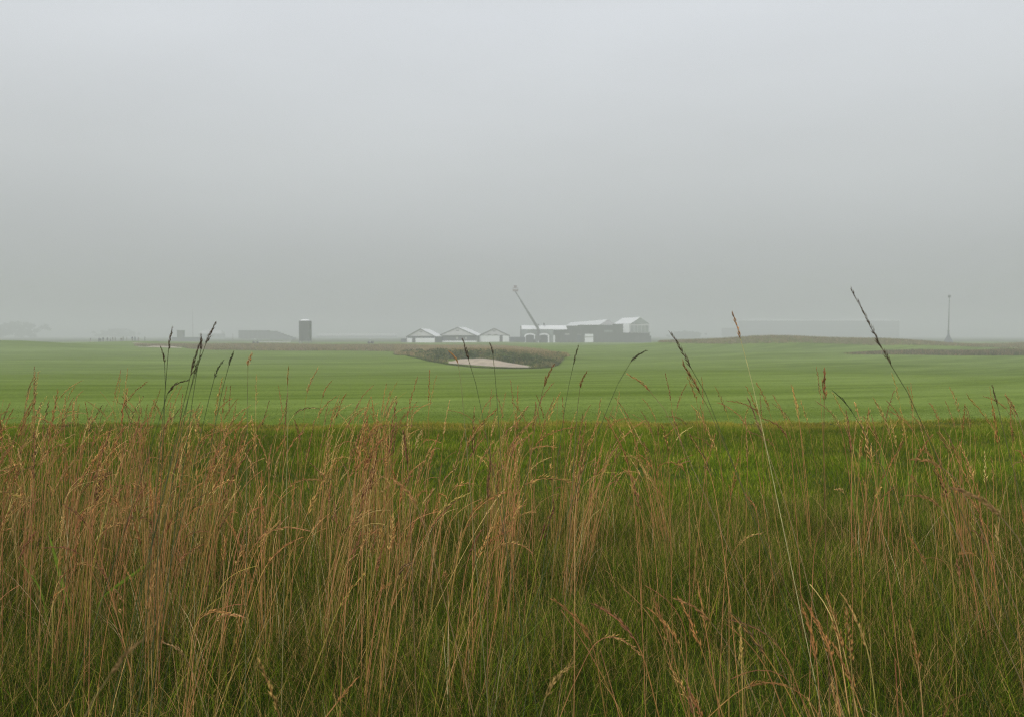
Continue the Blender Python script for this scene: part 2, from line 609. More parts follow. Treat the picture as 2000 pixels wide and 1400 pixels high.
def curve_stems(P, h, az, th0, th1, droop, K=12):
    """Centre lines of stems: (N,K+1,3); the top fifth may nod over by 'droop' radians."""
    N = len(P)
    ts = np.concatenate([np.linspace(0, 0.72, 6), np.linspace(0.72, 1, K - 4)[1:]])
    pts = np.zeros((N, K + 1, 3))
    pts[:, 0] = P
    for k in range(1, K + 1):
        tm = (ts[k] + ts[k - 1]) / 2
        th = th0 + th1 * tm + droop * sstep(0.74, 1.0, tm)
        d = np.stack([np.sin(th) * np.cos(az), np.sin(th) * np.sin(az), np.cos(th)], -1)
        pts[:, k] = pts[:, k - 1] + d * (h * (ts[k] - ts[k - 1]))[:, None]
    return pts, ts


def frames(pts):
    T = np.gradient(pts, axis=1)
    T /= np.linalg.norm(T, axis=-1, keepdims=True) + 1e-9
    ref = np.zeros_like(T)
    ref[..., 1] = 1.0
    A = np.cross(T, ref)
    A /= np.linalg.norm(A, axis=-1, keepdims=True) + 1e-9
    B = np.cross(T, A)
    return T, A, B


def tubes(pts, r0, r1, cb, ct, sides=3):
    N, K1, _ = pts.shape
    T, A, B = frames(pts)
    V = np.zeros((N, K1, sides, 3))
    C = np.zeros((N, K1, sides, 3))
    for k in range(K1):
        t = k / (K1 - 1)
        r = (r0 * (1 - t) + r1 * t)[:, None]
        for s in range(sides):
            q = 2 * np.pi * s / sides
            V[:, k, s] = pts[:, k] + r * (math.cos(q) * A[:, k] + math.sin(q) * B[:, k])
            C[:, k, s] = cb * (1 - t) + ct * t
    n = K1 * sides
    base = (np.arange(N) * n)[:, None]
    q = []
    for k in range(K1 - 1):
        for s in range(sides):
            s2 = (s + 1) % sides
            q.append(base + np.array([k * sides + s, k * sides + s2, (k + 1) * sides + s2, (k + 1) * sides + s]))
    return V.reshape(-1, 3), np.concatenate(q), np.zeros((0, 3), int), C.reshape(-1, 3)


_SPK_T = np.array([[0, 2, 1], [0, 3, 2], [0, 1, 3], [1, 2, 4], [2, 3, 4], [3, 1, 4]])


def spikelets(pts, u0, M, hw, sl, sr, col, loose):
    """Seed heads: M spikelets per stem from fraction index u0 of the centre line to its tip.
    hw half width of the head, sl spikelet length, sr its radius (each (N,))."""
    N, K1, _ = pts.shape
    T, A, B = frames(pts)
    out = []
    for m in range(M):
        u = (m + RNG.random(N)) / M
        f = u0 + (K1 - 1 - u0) * u * 0.985
        i = np.clip(np.floor(f).astype(int), 0, K1 - 2)
        w = (f - i)[:, None]
        r_ = np.arange(N)
        p = pts[r_, i] * (1 - w) + pts[r_, i + 1] * w
        t, a, b = T[r_, i], A[r_, i], B[r_, i]
        ph = RNG.uniform(0, 2 * np.pi, N)
        rad = np.cos(ph)[:, None] * a + np.sin(ph)[:, None] * b
        prof = (0.55 + 0.9 * np.sin(np.pi * np.clip(0.16 + 0.8 * u, 0, 1)) * (1 - 0.45 * u))
        spread = np.clip(RNG.normal(0.30, 0.13, N) * loose * (1.15 - 0.6 * u), 0.03, 0.95)
        d = t * np.cos(spread)[:, None] + rad * np.sin(spread)[:, None]
        o = p + rad * (hw * prof * RNG.uniform(0.1, 1.0, N) * 0.6)[:, None]
        L = (sl * RNG.uniform(0.7, 1.3, N) * (1.1 - 0.35 * u))[:, None]
        R = (sr * RNG.uniform(0.7, 1.25, N) * (1.05 - 0.3 * u))[:, None]
        s1 = np.cross(d, rad)
        s1 /= np.linalg.norm(s1, axis=-1, keepdims=True) + 1e-9
        s2 = np.cross(s1, d)
        mid = o + d * L * 0.40
        V = np.stack([o, mid + s1 * R, mid - s1 * R * 0.5 + s2 * R * 0.87, mid - s1 * R * 0.5 - s2 * R * 0.87, o + d * L], 1)
        c = col * RNG.uniform(0.72, 1.32, N)[:, None]
        Cc = np.stack([c * 0.9, c, c, c, np.clip(c * 1.25, 0, 0.9)], 1)
        tri = (np.arange(N) * 5)[:, None, None] + _SPK_T[None]
        out.append((V.reshape(-1, 3), np.zeros((0, 4), int), tri.reshape(-1, 3), Cc.reshape(-1, 3)))
    return out


def build_tall_grass():
    # positions: tussocks (shared lean) and singles
    X_, Y_, AZ, TH = [], [], [], []

    def density(x, y):
        lw = left_weight(x, np.maximum(y, 2.0))
        reach = 3.7 + 0.9 * lw + 0.5 * np.sin(x * 1.3)
        dens = 17 + 112 * lw
        mid = np.exp(-((x / y - 0.05) / 0.16) ** 2)
        dens = dens + 20 * mid
        dens *= sstep(1.4, 3.3, y) * 0.88 + 0.12
        dens *= 0.30 + 1.35 * vnoise(np.asarray(x, float), np.asarray(y, float), 0.62, 77)
        return dens * (1 - sstep(reach, reach + 1.3, y))
    NC = 2400
    cx, cy = fan(NC, 1.3, 7.2, 0.82)
    ok = RNG.random(NC) < density(cx, cy) / 420
    for x, y in zip(cx[ok], cy[ok]):
        n = RNG.integers(5, 22)
        sp = RNG.uniform(0.012, 0.055)
        X_.append(x + RNG.normal(0, sp, n))
        Y_.append(y + RNG.normal(0, sp, n))
        side = np.pi if x / y > 0.12 else 0.0
        AZ.append(np.full(n, RNG.choice([side, RNG.uniform(0, 6.28)], p=[0.6, 0.4])) + RNG.normal(0, 0.55, n))
        TH.append(np.abs(RNG.normal(RNG.uniform(0.02, 0.22), 0.07, n)))
    NS = 25500
    x, y = fan(NS, 1.1, 7.4, 0.82)
    ok = RNG.random(NS) < density(x, y) / 420 * 0.30
    x, y = x[ok], y[ok]
    n = len(x)
    X_.append(x)
    Y_.append(y)
    side = np.where(x / y > 0.1, np.pi, 0.0)
    AZ.append(np.where(RNG.random(n) < 0.5, side + RNG.normal(0, 0.5, n), RNG.uniform(0, 6.28, n)))
    TH.append(np.abs(RNG.normal(0.06, 0.10, n)) + (RNG.random(n) < 0.14) * RNG.uniform(0.2, 0.75, n))
    nt_ = 320                                   # loose tall culms that stand above the rest
    x, y = fan(nt_, 2.0, 4.9, 0.82)
    X_.append(x)
    Y_.append(y)
    AZ.append(np.where(x / y > 0.1, np.pi, 0.0) + RNG.normal(0, 0.8, nt_))
    TH.append(np.abs(RNG.normal(0.05, 0.06, nt_)))
    x, y, az, th = (np.concatenate(a) for a in (X_, Y_, AZ, TH))
    N = len(x)
    lw = left_weight(x, y)
    h = np.clip(RNG.normal(0.64, 0.12, N) + 0.04 * lw, 0.32, 0.95)
    tallones = RNG.random(N) < 0.13
    h = np.where(tallones, RNG.uniform(0.74, 0.98, N), h)
    tallones[-nt_:] = True
    h[-nt_:] = RNG.uniform(0.80, 1.06, nt_)
    h = np.where(y < 2.0, np.minimum(h, 0.70), h)
    droop = np.where(RNG.random(N) < 0.55, np.abs(RNG.normal(0.75, 0.5, N)), np.abs(RNG.normal(0.12, 0.15, N)))
    P = np.stack([x, y, H(x, y) - 0.01], -1)
    pts, ts = curve_stems(P, h, az, th, RNG.normal(0.12, 0.13, N), droop)
    stem_base = pick([(0.34, 0.24, 0.05), (0.48, 0.235, 0.09), (0.22, 0.22, 0.025)], [0.32, 0.53, 0.15], N)
    stem_top = pick([(0.52, 0.255, 0.105), (0.72, 0.51, 0.20), (0.45, 0.185, 0.095), (0.42, 0.38, 0.075)], [0.40, 0.18, 0.33, 0.09], N)
    rb = RNG.uniform(0.0009, 0.0015, N)
    st = tubes(pts, rb, rb * 0.6, stem_base, stem_top)
    V, Fq, C = merge([st])
    # separate heads
    headed = np.flatnonzero((RNG.random(N) < 0.62) | tallones)
    hp = pts[headed]
    n = len(headed)
    kind = RNG.random(n)
    hc = pick([(0.44, 0.215, 0.07), (0.58, 0.36, 0.12), (0.29, 0.135, 0.065), (0.64, 0.44, 0.165), (0.17, 0.11, 0.05)], [0.36, 0.28, 0.2, 0.08, 0.08], n)
    loose = np.where(kind < 0.7, RNG.uniform(0.6, 1.1, n), RNG.uniform(1.2, 2.0, n))
    big_head = np.where(tallones[headed], 1.25, 1.0)
    hc = np.where(tallones[headed][:, None], hc * 0.8, hc)
    sp = spikelets(hp, 8, 32, big_head * RNG.uniform(0.0024, 0.0056, n), big_head ** 0.5 * RNG.uniform(0.012, 0.020, n), big_head * RNG.uniform(0.0009, 0.0016, n), hc, loose * 0.8)
    V2, F2, C2 = merge([st] + sp)
    o = mesh_obj('tall_fescue_grass', V2, F2, M_STRAW, colors=C2)
    tag(o, 'dense brown fescue stems with seed heads across the near ground', 'grass', kind='stuff')
    # thin dry leaves, bent and broken straws between the stems
    n = 6000
    i = RNG.integers(0, N, n)
    px_, py_ = x[i] + RNG.normal(0, 0.05, n), y[i] + RNG.normal(0, 0.05, n)
    P = np.stack([px_, py_, H(px_, py_)], -1)
    c = pick([(0.40, 0.26, 0.11), (0.24, 0.19, 0.05), (0.12, 0.16, 0.022), (0.55, 0.45, 0.24)], [0.35, 0.3, 0.25, 0.1], n)
    bl = blades(P, RNG.uniform(0.25, 0.55, n), RNG.uniform(0, 6.28, n), np.abs(RNG.normal(0.1, 0.15, n)), np.abs(RNG.normal(0.5, 0.5, n)), RNG.uniform(0.0012, 0.0024, n), 4, c, c * 1.15)
    V3, F3, C3 = merge([bl])
    o = mesh_obj('dry_straw_grass', V3, F3, M_BLADE, colors=C3)
    tag(o, 'thin dry straw leaves tangled between the tall brown stems', 'grass', kind='stuff')


build_tall_grass()


# ------------------------------------------------------------------ single grass stalks that stand out
def spline(P, n):
    """Catmull-Rom through the points, n samples, evenly by chord."""
    P = [Vector(p) for p in P]
    Q = [P[0] * 2 - P[1]] + P + [P[-1] * 2 - P[-2]]
    out = []
    for i in range(1, len(Q) - 2):
        a, b, c, d = Q[i - 1:i + 3]
        for k in range(16):
            t = k / 16
            out.append(0.5 * ((2 * b) + (c - a) * t + (2 * a - 5 * b + 4 * c - d) * t * t + (3 * b - a - 3 * c + d) * t ** 3))
    out.append(P[-1])
    L = np.array([0] + [(out[i + 1] - out[i]).length for i in range(len(out) - 1)]).cumsum()
    A = np.array([tuple(p) for p in out])
    s = np.linspace(0, L[-1], n)
    return np.stack([np.interp(s, L, A[:, k]) for k in range(3)], -1)


DARKC, REDC, TANC, GOLDC, GRNC = (0.125, 0.090, 0.058), (0.30, 0.125, 0.055), (0.46, 0.25, 0.10), (0.46, 0.31, 0.11), (0.10, 0.12, 0.045)  # DARKC puts the backlit silhouette of stalks into a darker colour


def stalk(label, d, tip, hb, st, col, scol, hw=0.004, loose=0.9, M=30, dip=0.0):
    """One stalk at distance d: tip, head base and a lower stem point given as photo pixels, rooted on the ground below."""
    def at(p, dd):
        return (X(p[0], dd), dd, Z(p[1], dd))
    T, B, S = at(tip, d + dip), at(hb, d + dip * 0.4), at(st, d)
    zg = float(H(S[0], d))
    slope = (S[0] - B[0]) / max(0.03, B[2] - S[2])
    slope = max(-0.6, min(0.6, slope))
    gx = S[0] + slope * (S[2] - zg) * 0.75
    zg = float(H(gx, d - 0.05)) - 0.01
    root = thing('grass_stalk', label, 'grass stalk', (gx, d - 0.05, zg), 0, 'grass stalks standing out')
    loc = Vector((gx, d - 0.05, zg))
    low = Vector((gx, d - 0.05, zg))
    path = [low - loc, (low.lerp(Vector(S), 0.5)) - loc, Vector(S) - loc, Vector(B) - loc]
    c = spline(path, 22)[None]
    sb = np.array([scol]) * 0.8
    rr = 0.00085
    V, q, t, C = tubes(c, np.array([rr]), np.array([rr * 0.8]), sb, np.array([scol]), 5)
    mesh_obj('stem', V, [q], M_STRAW, root, C, smooth=True)
    bend = Vector(B).lerp(Vector(T), 0.5)
    dirs = (Vector(B) - Vector(S)).normalized()
    mid = bend.lerp(Vector(B) + dirs * (Vector(T) - Vector(B)).length * 0.5, 0.35)
    hc = spline([Vector(B) - loc, mid - loc, Vector(T) - loc], 15)[None]
    rach = tubes(hc, np.array([rr * 0.8]), np.array([rr * 0.3]), np.array([col]) * 0.8, np.array([col]), 4)
    L = (Vector(T) - Vector(B)).length
    one = np.ones(1)
    hw = hw * 0.78
    sl = max(0.009, min(0.0155, L * 0.17))
    sp = spikelets(hc, 0, int(M * 1.5), one * hw, one * sl, one * max(0.0010, hw * 0.27), np.array([col]), one * loose)
    V, Fq, C = merge([rach] + sp)
    mesh_obj('seed_head', V, Fq, M_SEED, root, C)
    return root


STALKS = [
    ('tallest dark stalk, leaning left high against the fog right of the far grandstand', 1.55, (1661, 564), (1742, 715), (1790, 800), DARKC, (0.09, 0.10, 0.04), .0028, .6, 34),
    ('pale straw stalk with a short tan head that rises over the right hill', 1.9, (1430, 611), (1446, 662), (1482, 800), TANC, (0.62, 0.56, 0.27), .0036, .6, 24),
    ('dark slender stalk leaning left beneath the dark hospitality building', 1.8, (1311, 651), (1352, 722), (1392, 800), DARKC, (0.10, 0.12, 0.05), .003, .7, 26),
    ('thick red brown seed head just under the dark slender leaning stalk', 2.0, (1334, 708), (1368, 768), (1388, 805), REDC, (0.2, 0.14, 0.07), .005, .9, 34),
    ('dark stalk with the highest tip of the left cluster, pointing right over the fog', 1.8, (422, 630), (402, 672), (360, 800), DARKC, (0.10, 0.12, 0.05), .0042, .7, 28),
    ('dark upright stalk standing alone left of the small dark tower', 1.9, (337, 641), (329, 683), (318, 800), DARKC, (0.10, 0.12, 0.05), .0034, .5, 24),
    ('short dark stalk branching to the left beside the lone upright stalk', 1.9, (314, 678), (321, 708), (320, 800), DARKC, (0.10, 0.12, 0.05), .003, .5, 16),
    ('dark straight stalk in the middle of the left cluster, short pointed head', 1.8, (393, 655), (392, 684), (372, 800), DARKC, (0.10, 0.12, 0.05), .0036, .5, 20),
    ('long thin dark stalk at the left edge of the left cluster', 1.8, (391, 668), (371, 735), (350, 820), DARKC, (0.10, 0.12, 0.05), .0032, .5, 30),
    ('thin green brown stalk ending low inside the left cluster', 1.85, (391, 695), (378, 732), (362, 800), (0.08, 0.07, 0.04), (0.10, 0.12, 0.05), .003, .5, 20),
    ('dark drooping arched head crossing the foot of the left cluster', 1.9, (366, 742), (326, 768), (316, 800), (0.09, 0.055, 0.04), (0.10, 0.12, 0.05), .0035, .5, 22),
    ('forked dark green stalk right of the left cluster, in front of the fairway', 1.95, (436, 704), (418, 738), (402, 800), (0.075, 0.075, 0.045), (0.10, 0.12, 0.05), .0034, .7, 22),
    ('straight dark green stalk leaning right below the grey grandstand', 1.95, (456, 688), (446, 716), (425, 800), (0.075, 0.075, 0.045), (0.10, 0.12, 0.05), .003, .7, 20),
    ('small fluffy tan head on the fairway right of the left cluster', 2.1, (491, 692), (484, 714), (482, 800), TANC, (0.2, 0.2, 0.09), .005, 1.2, 22),
    ('thin pale straw head below the grey camera tower', 2.3, (563, 716), (561, 752), (561, 830), GOLDC, (0.36, 0.32, 0.15), .0026, .6, 16),
    ('dark thick headed stalk in front of the sand bunker', 1.9, (904, 664), (915, 702), (940, 800), DARKC, (0.10, 0.12, 0.05), .0044, .5, 24),
    ('pale arched head in front of the left end of the sand bunker', 1.9, (878, 687), (895, 710), (905, 800), TANC, (0.25, 0.24, 0.11), .0026, .5, 18),
    ('thin dark stalk at the middle of the sand bunker', 2.0, (957, 671), (963, 694), (972, 800), (0.09, 0.07, 0.05), (0.10, 0.12, 0.05), .0026, .5, 16),
    ('brown stalk leaning right, its head crossing the bunker right end', 2.2, (1082, 712), (1062, 755), (1046, 830), REDC, (0.18, 0.14, 0.07), .0042, .8, 28),
    ('thin upright green stalk below the arched white tents', 2.1, (1129, 677), (1120, 712), (1100, 820), (0.10, 0.09, 0.05), (0.12, 0.14, 0.06), .0026, .6, 18),
    ('dark stalk bowing right in front of the open fairway, right of centre', 1.9, (1262, 685), (1232, 707), (1188, 795), (0.08, 0.075, 0.045), (0.10, 0.12, 0.05), .0034, .9, 24),
    ('brown club shaped head upright on the fairway right of the thin green stalk', 2.2, (1146, 725), (1133, 757), (1126, 830), REDC, (0.2, 0.16, 0.08), .0046, .8, 24),
    ('long brown head nodding to the left below the dark bowing stalk', 2.0, (1226, 731), (1270, 764), (1320, 840), TANC, (0.3, 0.22, 0.12), .0036, .7, 26),
    ('thick red brown upright stalk alone before the right fescue strip', 1.9, (1610, 722), (1611, 782), (1612, 920), REDC, (0.22, 0.11, 0.06), .0054, .8, 40),
    ('bare green stalk leaning left beside the thick upright red stalk', 2.0, (1627, 762), (1667, 806), (1720, 900), GRNC, (0.12, 0.14, 0.06), .002, .4, 18),
    ('dark brown stalk near the right picture edge, leaning left over the fairway', 1.9, (1939, 753), (1950, 790), (1968, 860), (0.15, 0.085, 0.05), (0.16, 0.14, 0.07), .003, .6, 20),
    ('brown stalk right beside the dark brown one at the right edge', 1.8, (1966, 772), (1990, 812), (2010, 870), TANC, (0.3, 0.22, 0.12), .0034, .6, 20),
    ('brown arched head over the right rough, left of the bowed tan heads', 1.7, (1780, 896), (1846, 914), (1880, 950), TANC, (0.30, 0.21, 0.11), .004, .7, 30),
    ('largest bowed tan head at the right edge, thick and pointing left', 1.25, (1866, 952), (1962, 1010), (2010, 1080), (0.36, 0.22, 0.10), (0.3, 0.22, 0.12), .0042, .6, 40),
    ('bowed tan head left of the largest one, above the dark rough', 1.6, (1775, 966), (1842, 990), (1872, 1040), TANC, (0.3, 0.22, 0.12), .0036, .6, 28),
    ('pale golden head hanging loose at the bottom centre', 1.5, (1122, 1292), (1066, 1362), (1050, 1430), GOLDC, (0.30, 0.24, 0.12), .0044, .7, 30),
    ('thick blurred tan stalk rising from the bottom left corner', 0.95, (268, 1250), (205, 1318), (140, 1430), (0.30, 0.20, 0.085), (0.26, 0.2, 0.09), .0030, .5, 34),
    ('bright tan arched head in the lower left grass', 1.7, (312, 1254), (352, 1278), (372, 1320), (0.42, 0.27, 0.12), (0.3, 0.22, 0.1), .0034, .6, 24),
    ('long diagonal tan head at the lower right, pointing up left', 1.6, (1322, 1168), (1392, 1214), (1450, 1300), TANC, (0.28, 0.2, 0.1), .0036, .6, 30),
    ('tall straw stem leaning left among the red stems right of centre', 2.3, (1462, 778), (1490, 850), (1545, 1010), (0.34, 0.22, 0.11), (0.36, 0.26, 0.14), .0034, .7, 34),
    ('thick brown head standing in front of the near rough at centre', 1.7, (787, 842), (795, 905), (800, 990), (0.24, 0.12, 0.06), (0.25, 0.15, 0.08), .0042, .7, 34),
    ('long brown head leaning left below the thick brown head at centre', 1.6, (765, 934), (812, 985), (838, 1060), TANC, (0.3, 0.2, 0.1), .0038, .6, 34),
    ('upright dark red head at the middle of the near grass', 1.9, (958, 890), (952, 975), (952, 1080), (0.22, 0.11, 0.055), (0.26, 0.16, 0.08), .005, .6, 36),
]
for s in STALKS:
    stalk(*s, dip=random.uniform(-0.03, 0.03))


def broad_leaves(name, label, spec):
    """Clump of a few wide green leaves: spec rows (base px, base row, tip px, tip row, d, width)."""
    d0 = spec[0][4]
    rx = X(spec[0][0], d0)
    root = thing(name, label, 'broad leaves', (rx, d0, float(H(rx, d0))), 0)
    for bx, by, tx, ty, d, w in spec:
        x0 = X(bx, d)
        g = Vector((x0, d, float(H(x0, d))))
        b = Vector((X(bx, d), d, Z(by, d)))
        if b.z < g.z:
            b = g.copy()
        t = Vector((X(tx, d), d + 0.02, Z(ty, d)))
        base = Vector((rx + (x0 - rx) * 0.4, d, g.z - 0.01))
        c = spline([base, base.lerp(b, .6), b, b.lerp(t, 0.5) + Vector((0, 0, 0.006)), t], 16)
        V, C = [], []
        for k in range(16):
            u = k / 15
            ww = 0.62 * w * (0.12 + 0.88 * float(sstep(0.30, 0.72, u))) * (1 - u ** 5) * 0.5 + 0.0004
            tang = Vector(c[min(15, k + 1)] - c[max(0, k - 1)]).normalized()
            sd = tang.cross(Vector((0.25, 1, 0.15))).normalized() * ww
            p = Vector(c[k]) - Vector(root.location)
            fold = Vector((0, 0.25 * ww, 0))
            V += [p - sd + fold, p - fold * 0.6, p + sd + fold]
            cc = np.array([0.125, 0.185, 0.022]) * (0.9 + 0.25 * u)
            C += [cc, cc * 1.15, cc]
        q = []
        for k in range(15):
            q += [(3 * k, 3 * k + 1, 3 * k + 4, 3 * k + 3), (3 * k + 1, 3 * k + 2, 3 * k + 5, 3 * k + 4)]
        mesh_obj('leaf', np.array([tuple(v) for v in V]), [np.array(q)], M_BLADE, root, np.array(C), smooth=True)
    return root


broad_leaves('leaf_clump', 'few wide upright green leaves standing out of the rough at right', [
    (1733, 945, 1724, 852, 4.6, 0.050), (1716, 935, 1660, 856, 4.6, 0.034), (1714, 930, 1676, 893, 4.6, 0.040), (1782, 920, 1800, 868, 4.65, 0.028), (1672, 985, 1668, 930, 4.5, 0.026)])
broad_leaves('leaf_clump', 'long wide green leaf and thin leaves in the brown stems at far left', [
    (128, 1200, 82, 1040, 3.0, 0.036), (70, 1150, 22, 1095, 3.0, 0.016), (190, 1170, 300, 1090, 3.1, 0.022), (100, 1290, 62, 1265, 2.9, 0.016)])


# ------------------------------------------------------------------ bunkers, distant fescue and scrub
M_SAND = sand_material()


def bunker(name, front, back, dd):
    """Sand face between two image curves; front lies on the ground, back is dd metres farther, at the height seen."""
    n = 28
    fx = np.linspace(front[0][0], front[-1][0], n)
    fy = np.interp(fx, [p[0] for p in front], [p[1] for p in front])
    by = np.interp(fx, [p[0] for p in back], [p[1] for p in back])
    V = []
    rows = 7
    for i in range(n):
        x, d = unproject(fx[i], fy[i])
        z0 = float(H(x, d)) + 0.03
        d1 = d + dd
        x1 = X(fx[i], d1)
        z1 = Z(by[i], d1)
        for k in range(rows):
            u = k / (rows - 1)
            bow = -0.12 * math.sin(u * math.pi)
            xx, yy = x + (x1 - x) * u, d + (d1 - d) * u
            V.append((xx, yy, max(z0 + (z1 - z0) * (u ** 1.1) + bow * min(1, abs(z1 - z0)), float(H(xx, yy)) + 0.06)))
        V.append((x1, d1 + 0.8, float(H(x1, d1 + 0.8)) - 0.3))
        # the front edge goes into the turf
    R = rows + 1
    q = [(i * R + k, (i + 1) * R + k, (i + 1) * R + k + 1, i * R + k + 1) for i in range(n - 1) for k in range(R - 1)]
    o = mesh_obj(name, np.array(V), [np.array(q)], M_SAND, smooth=True)
    return tag(o, kind='structure')


bunker('bunker_sand', [(876, 712), (900, 713), (960, 715), (1000, 716), (1040, 716.5)],
       [(876, 710), (884, 704.5), (900, 701), (940, 699.5), (965, 702), (990, 707.5), (1020, 712), (1040, 715.5)], 5.0)
bunker('bunker_sand', [(270, 680.5), (310, 681), (355, 681.5)], [(270, 679), (300, 675.5), (340, 676.5), (355, 680.5)], 6.0)
bunker('bunker_sand', [(259, 674.8), (285, 675.2)], [(259, 674), (272, 672.8), (285, 674.6)], 5.0)


def tufts(name, label, x, y, h, w, pal, wts, per=5, mat=None, spread=0.25, z_off=-0.03):
    N = len(x) * per
    xx = np.repeat(x, per) + RNG.normal(0, spread, N)
    yy = np.repeat(y, per) + RNG.normal(0, spread, N)
    hh = np.repeat(h, per) * RNG.uniform(0.6, 1.2, N)
    c = np.repeat(pick(pal, wts, len(x), 0.2), per, 0) * RNG.uniform(0.8, 1.2, (N, 1))
    P = np.stack([xx, yy, H(xx, yy) + z_off], -1)
    bl = blades(P, hh, RNG.uniform(0, 6.28, N), np.abs(RNG.normal(0.1, 0.15, N)), np.abs(RNG.normal(0.4, 0.3, N)), RNG.uniform(0.6, 1.4, N) * w, 2, c, c * 1.15)
    V, Fq, C = merge([bl])
    o = mesh_obj(name, V, Fq, mat or M_FARGRASS, colors=C)
    return tag(o, label, 'grass', kind='stuff')


def area(px0, px1, d0, d1, N):
    px = RNG.uniform(px0, px1, N)
    if callable(d0):
        a, b = d0(px), d1(px)
    else:
        a, b = np.full(N, d0), np.full(N, d1)
    d = np.sqrt(RNG.uniform(0, 1, N) * (b * b - a * a) + a * a)
    return (px - 1000) / F * d, d


BROWN = [(0.25, 0.195, 0.105), (0.20, 0.175, 0.08), (0.15, 0.15, 0.052), (0.31, 0.215, 0.12)]


def lerp_px(pts):
    return lambda px: np.interp(px, [p[0] for p in pts], [p[1] for p in pts])


x, y = area(265, 815, lerp_px([(265, 243), (300, 243), (356, 242), (364, 222), (420, 214), (640, 208), (815, 208)]), lerp_px([(265, 262), (815, 266)]), 24000)
tufts('fescue_bank_grass', 'brown fescue band across the far end of the fairway at left', x, y, RNG.uniform(0.5, 0.95, len(x)), 0.06, BROWN, [.4, .25, .15, .2])
x, y = area(1288, 2350, lerp_px([(1288, 244), (1340, 234), (1420, 228), (2350, 228)]), lerp_px([(1288, 250), (1340, 266), (2350, 272)]), 30000)
tufts('fescue_hill_grass', 'brown fescue covering the long low hill at right', x, y, RNG.uniform(0.4, 0.75, len(x)), 0.06, BROWN, [.3, .3, .25, .15])
x, y = area(1575, 2350, lerp_px([(1575, 171), (1620, 169), (1700, 167.5), (2350, 165)]), lerp_px([(1575, 172), (1640, 176), (1720, 184), (2350, 188)]), 14000)
nz = vnoise(x, y, 7.0, 41)
tufts('fescue_strip_grass', 'dark olive fescue strip along the far right fairway', x, y, (0.10 + 1.0 * nz) * RNG.uniform(0.7, 1.3, len(x)) * sstep(60, 100, x + 6 * nz), 0.055, [(0.10, 0.10, 0.04), (0.19, 0.15, 0.075), (0.30, 0.20, 0.11), (0.075, 0.085, 0.03)], [.35, .3, .15, .2])

# the island round the bunker: front outline seen as a dark grass lip
OUT = [(768, 690), (785, 697), (800, 702), (840, 709), (880, 713.5), (920, 716), (960, 717.5), (1010, 719), (1045, 719), (1075, 716), (1092, 710), (1102, 702), (1108, 692)]


def front_d(px):
    k = [(p[0], unproject(*p)[1]) for p in OUT]
    return np.interp(px, [a for a, b in k], [b for a, b in k])


px = RNG.uniform(768, 1108, 6000)
d = front_d(px) + RNG.uniform(-0.8, 0.8, 6000)
tufts('bunker_lip_grass', 'dark grass lip along the near edge of the bunker island', (px - 1000) / F * d, d, RNG.uniform(0.08, 0.22, 6000), 0.05, [(0.06, 0.08, 0.014), (0.085, 0.105, 0.02)], [.6, .4], spread=0.12)
px = RNG.uniform(772, 1106, 26000)
a = front_d(px) + 1.0
sand = (px > 872) & (px < 1042)
a = np.where(sand, a + 13.0, a)
b = np.interp(px, [772, 985, 1030, 1070, 1106], [262, 262, 215, 188, 166])
d = np.sqrt(RNG.uniform(0, 1, len(px)) * (b * b - a * a) + a * a)
x, y = (px - 1000) / F * d, d
green = sstep(152, 126, y)
for nm, lab, m, pal in (
        ('island_fescue_grass', 'brown fescue rising behind the sand bunker toward the white tents', RNG.random(len(x)) > green * 0.75, [(0.30, 0.225, 0.115), (0.23, 0.20, 0.08), (0.37, 0.245, 0.125)]),
        ('island_green_grass', 'olive green long grass on the bank round the sand bunker', RNG.random(len(x)) < green, [(0.11, 0.125, 0.034), (0.16, 0.15, 0.06), (0.075, 0.095, 0.028)])):
    tufts(nm, lab, x[m], y[m], RNG.uniform(0.45, 0.9, int(m.sum())), 0.05, pal, [.4, .35, .25])


def scrub():
    V, T, C, k = [], [], [], 0
    n = 0
    while n < 150:
        p = RNG.uniform(785, 1095)
        dd = float(front_d(np.array([p]))[0])
        d = dd + RNG.uniform(3, 24)
        if 868 < p < 1045:
            d = dd + RNG.uniform(14.5, 27)
        if p > 1000 and RNG.random() < 0.4:
            continue
        x = X(p, d)
        z = float(H(x, d))
        r = RNG.uniform(0.5, 1.15)
        m = 150
        dirs = RNG.normal(0, 1, (m, 3))
        dirs /= np.linalg.norm(dirs, axis=1, keepdims=True)
        rad = RNG.uniform(0.35, 1.0, (m, 1)) ** 0.6
        c = np.array([x, d, z + r * 0.35]) + dirs * rad * np.array([r * 1.2, r * 1.2, r * 0.75])
        c[:, 2] = np.maximum(c[:, 2], z + 0.02)
        s = RNG.uniform(0.07, 0.17, (m, 1))
        u = RNG.normal(0, 1, (m, 3)); u /= np.linalg.norm(u, axis=1, keepdims=True)
        w = np.cross(u, RNG.normal(0, 1, (m, 3))); w /= np.linalg.norm(w, axis=1, keepdims=True)
        vv = np.stack([c - u * s, c + w * s * 0.6, c + u * s, c - w * s * 0.6], 1).reshape(-1, 3)
        col = pick([(0.055, 0.085, 0.024), (0.090, 0.118, 0.036), (0.17, 0.165, 0.064)], [.4, .33, .27], 1)[0]
        cc = col * RNG.uniform(0.7, 1.4, (m, 1))
        V.append(vv)
        C.append(np.repeat(cc, 4, 0))
        T.append((np.arange(m) * 4)[:, None] + np.array([0, 1, 2, 3]) + k)
        k += len(vv)
        n += 1
    o = mesh_obj('bunker_scrub', np.concatenate(V), [np.concatenate(T)], M_SCRUB, colors=np.concatenate(C))
    tag(o, 'low dark green scrub massed on the bank above the sand bunker', 'scrub', kind='stuff')


scrub()


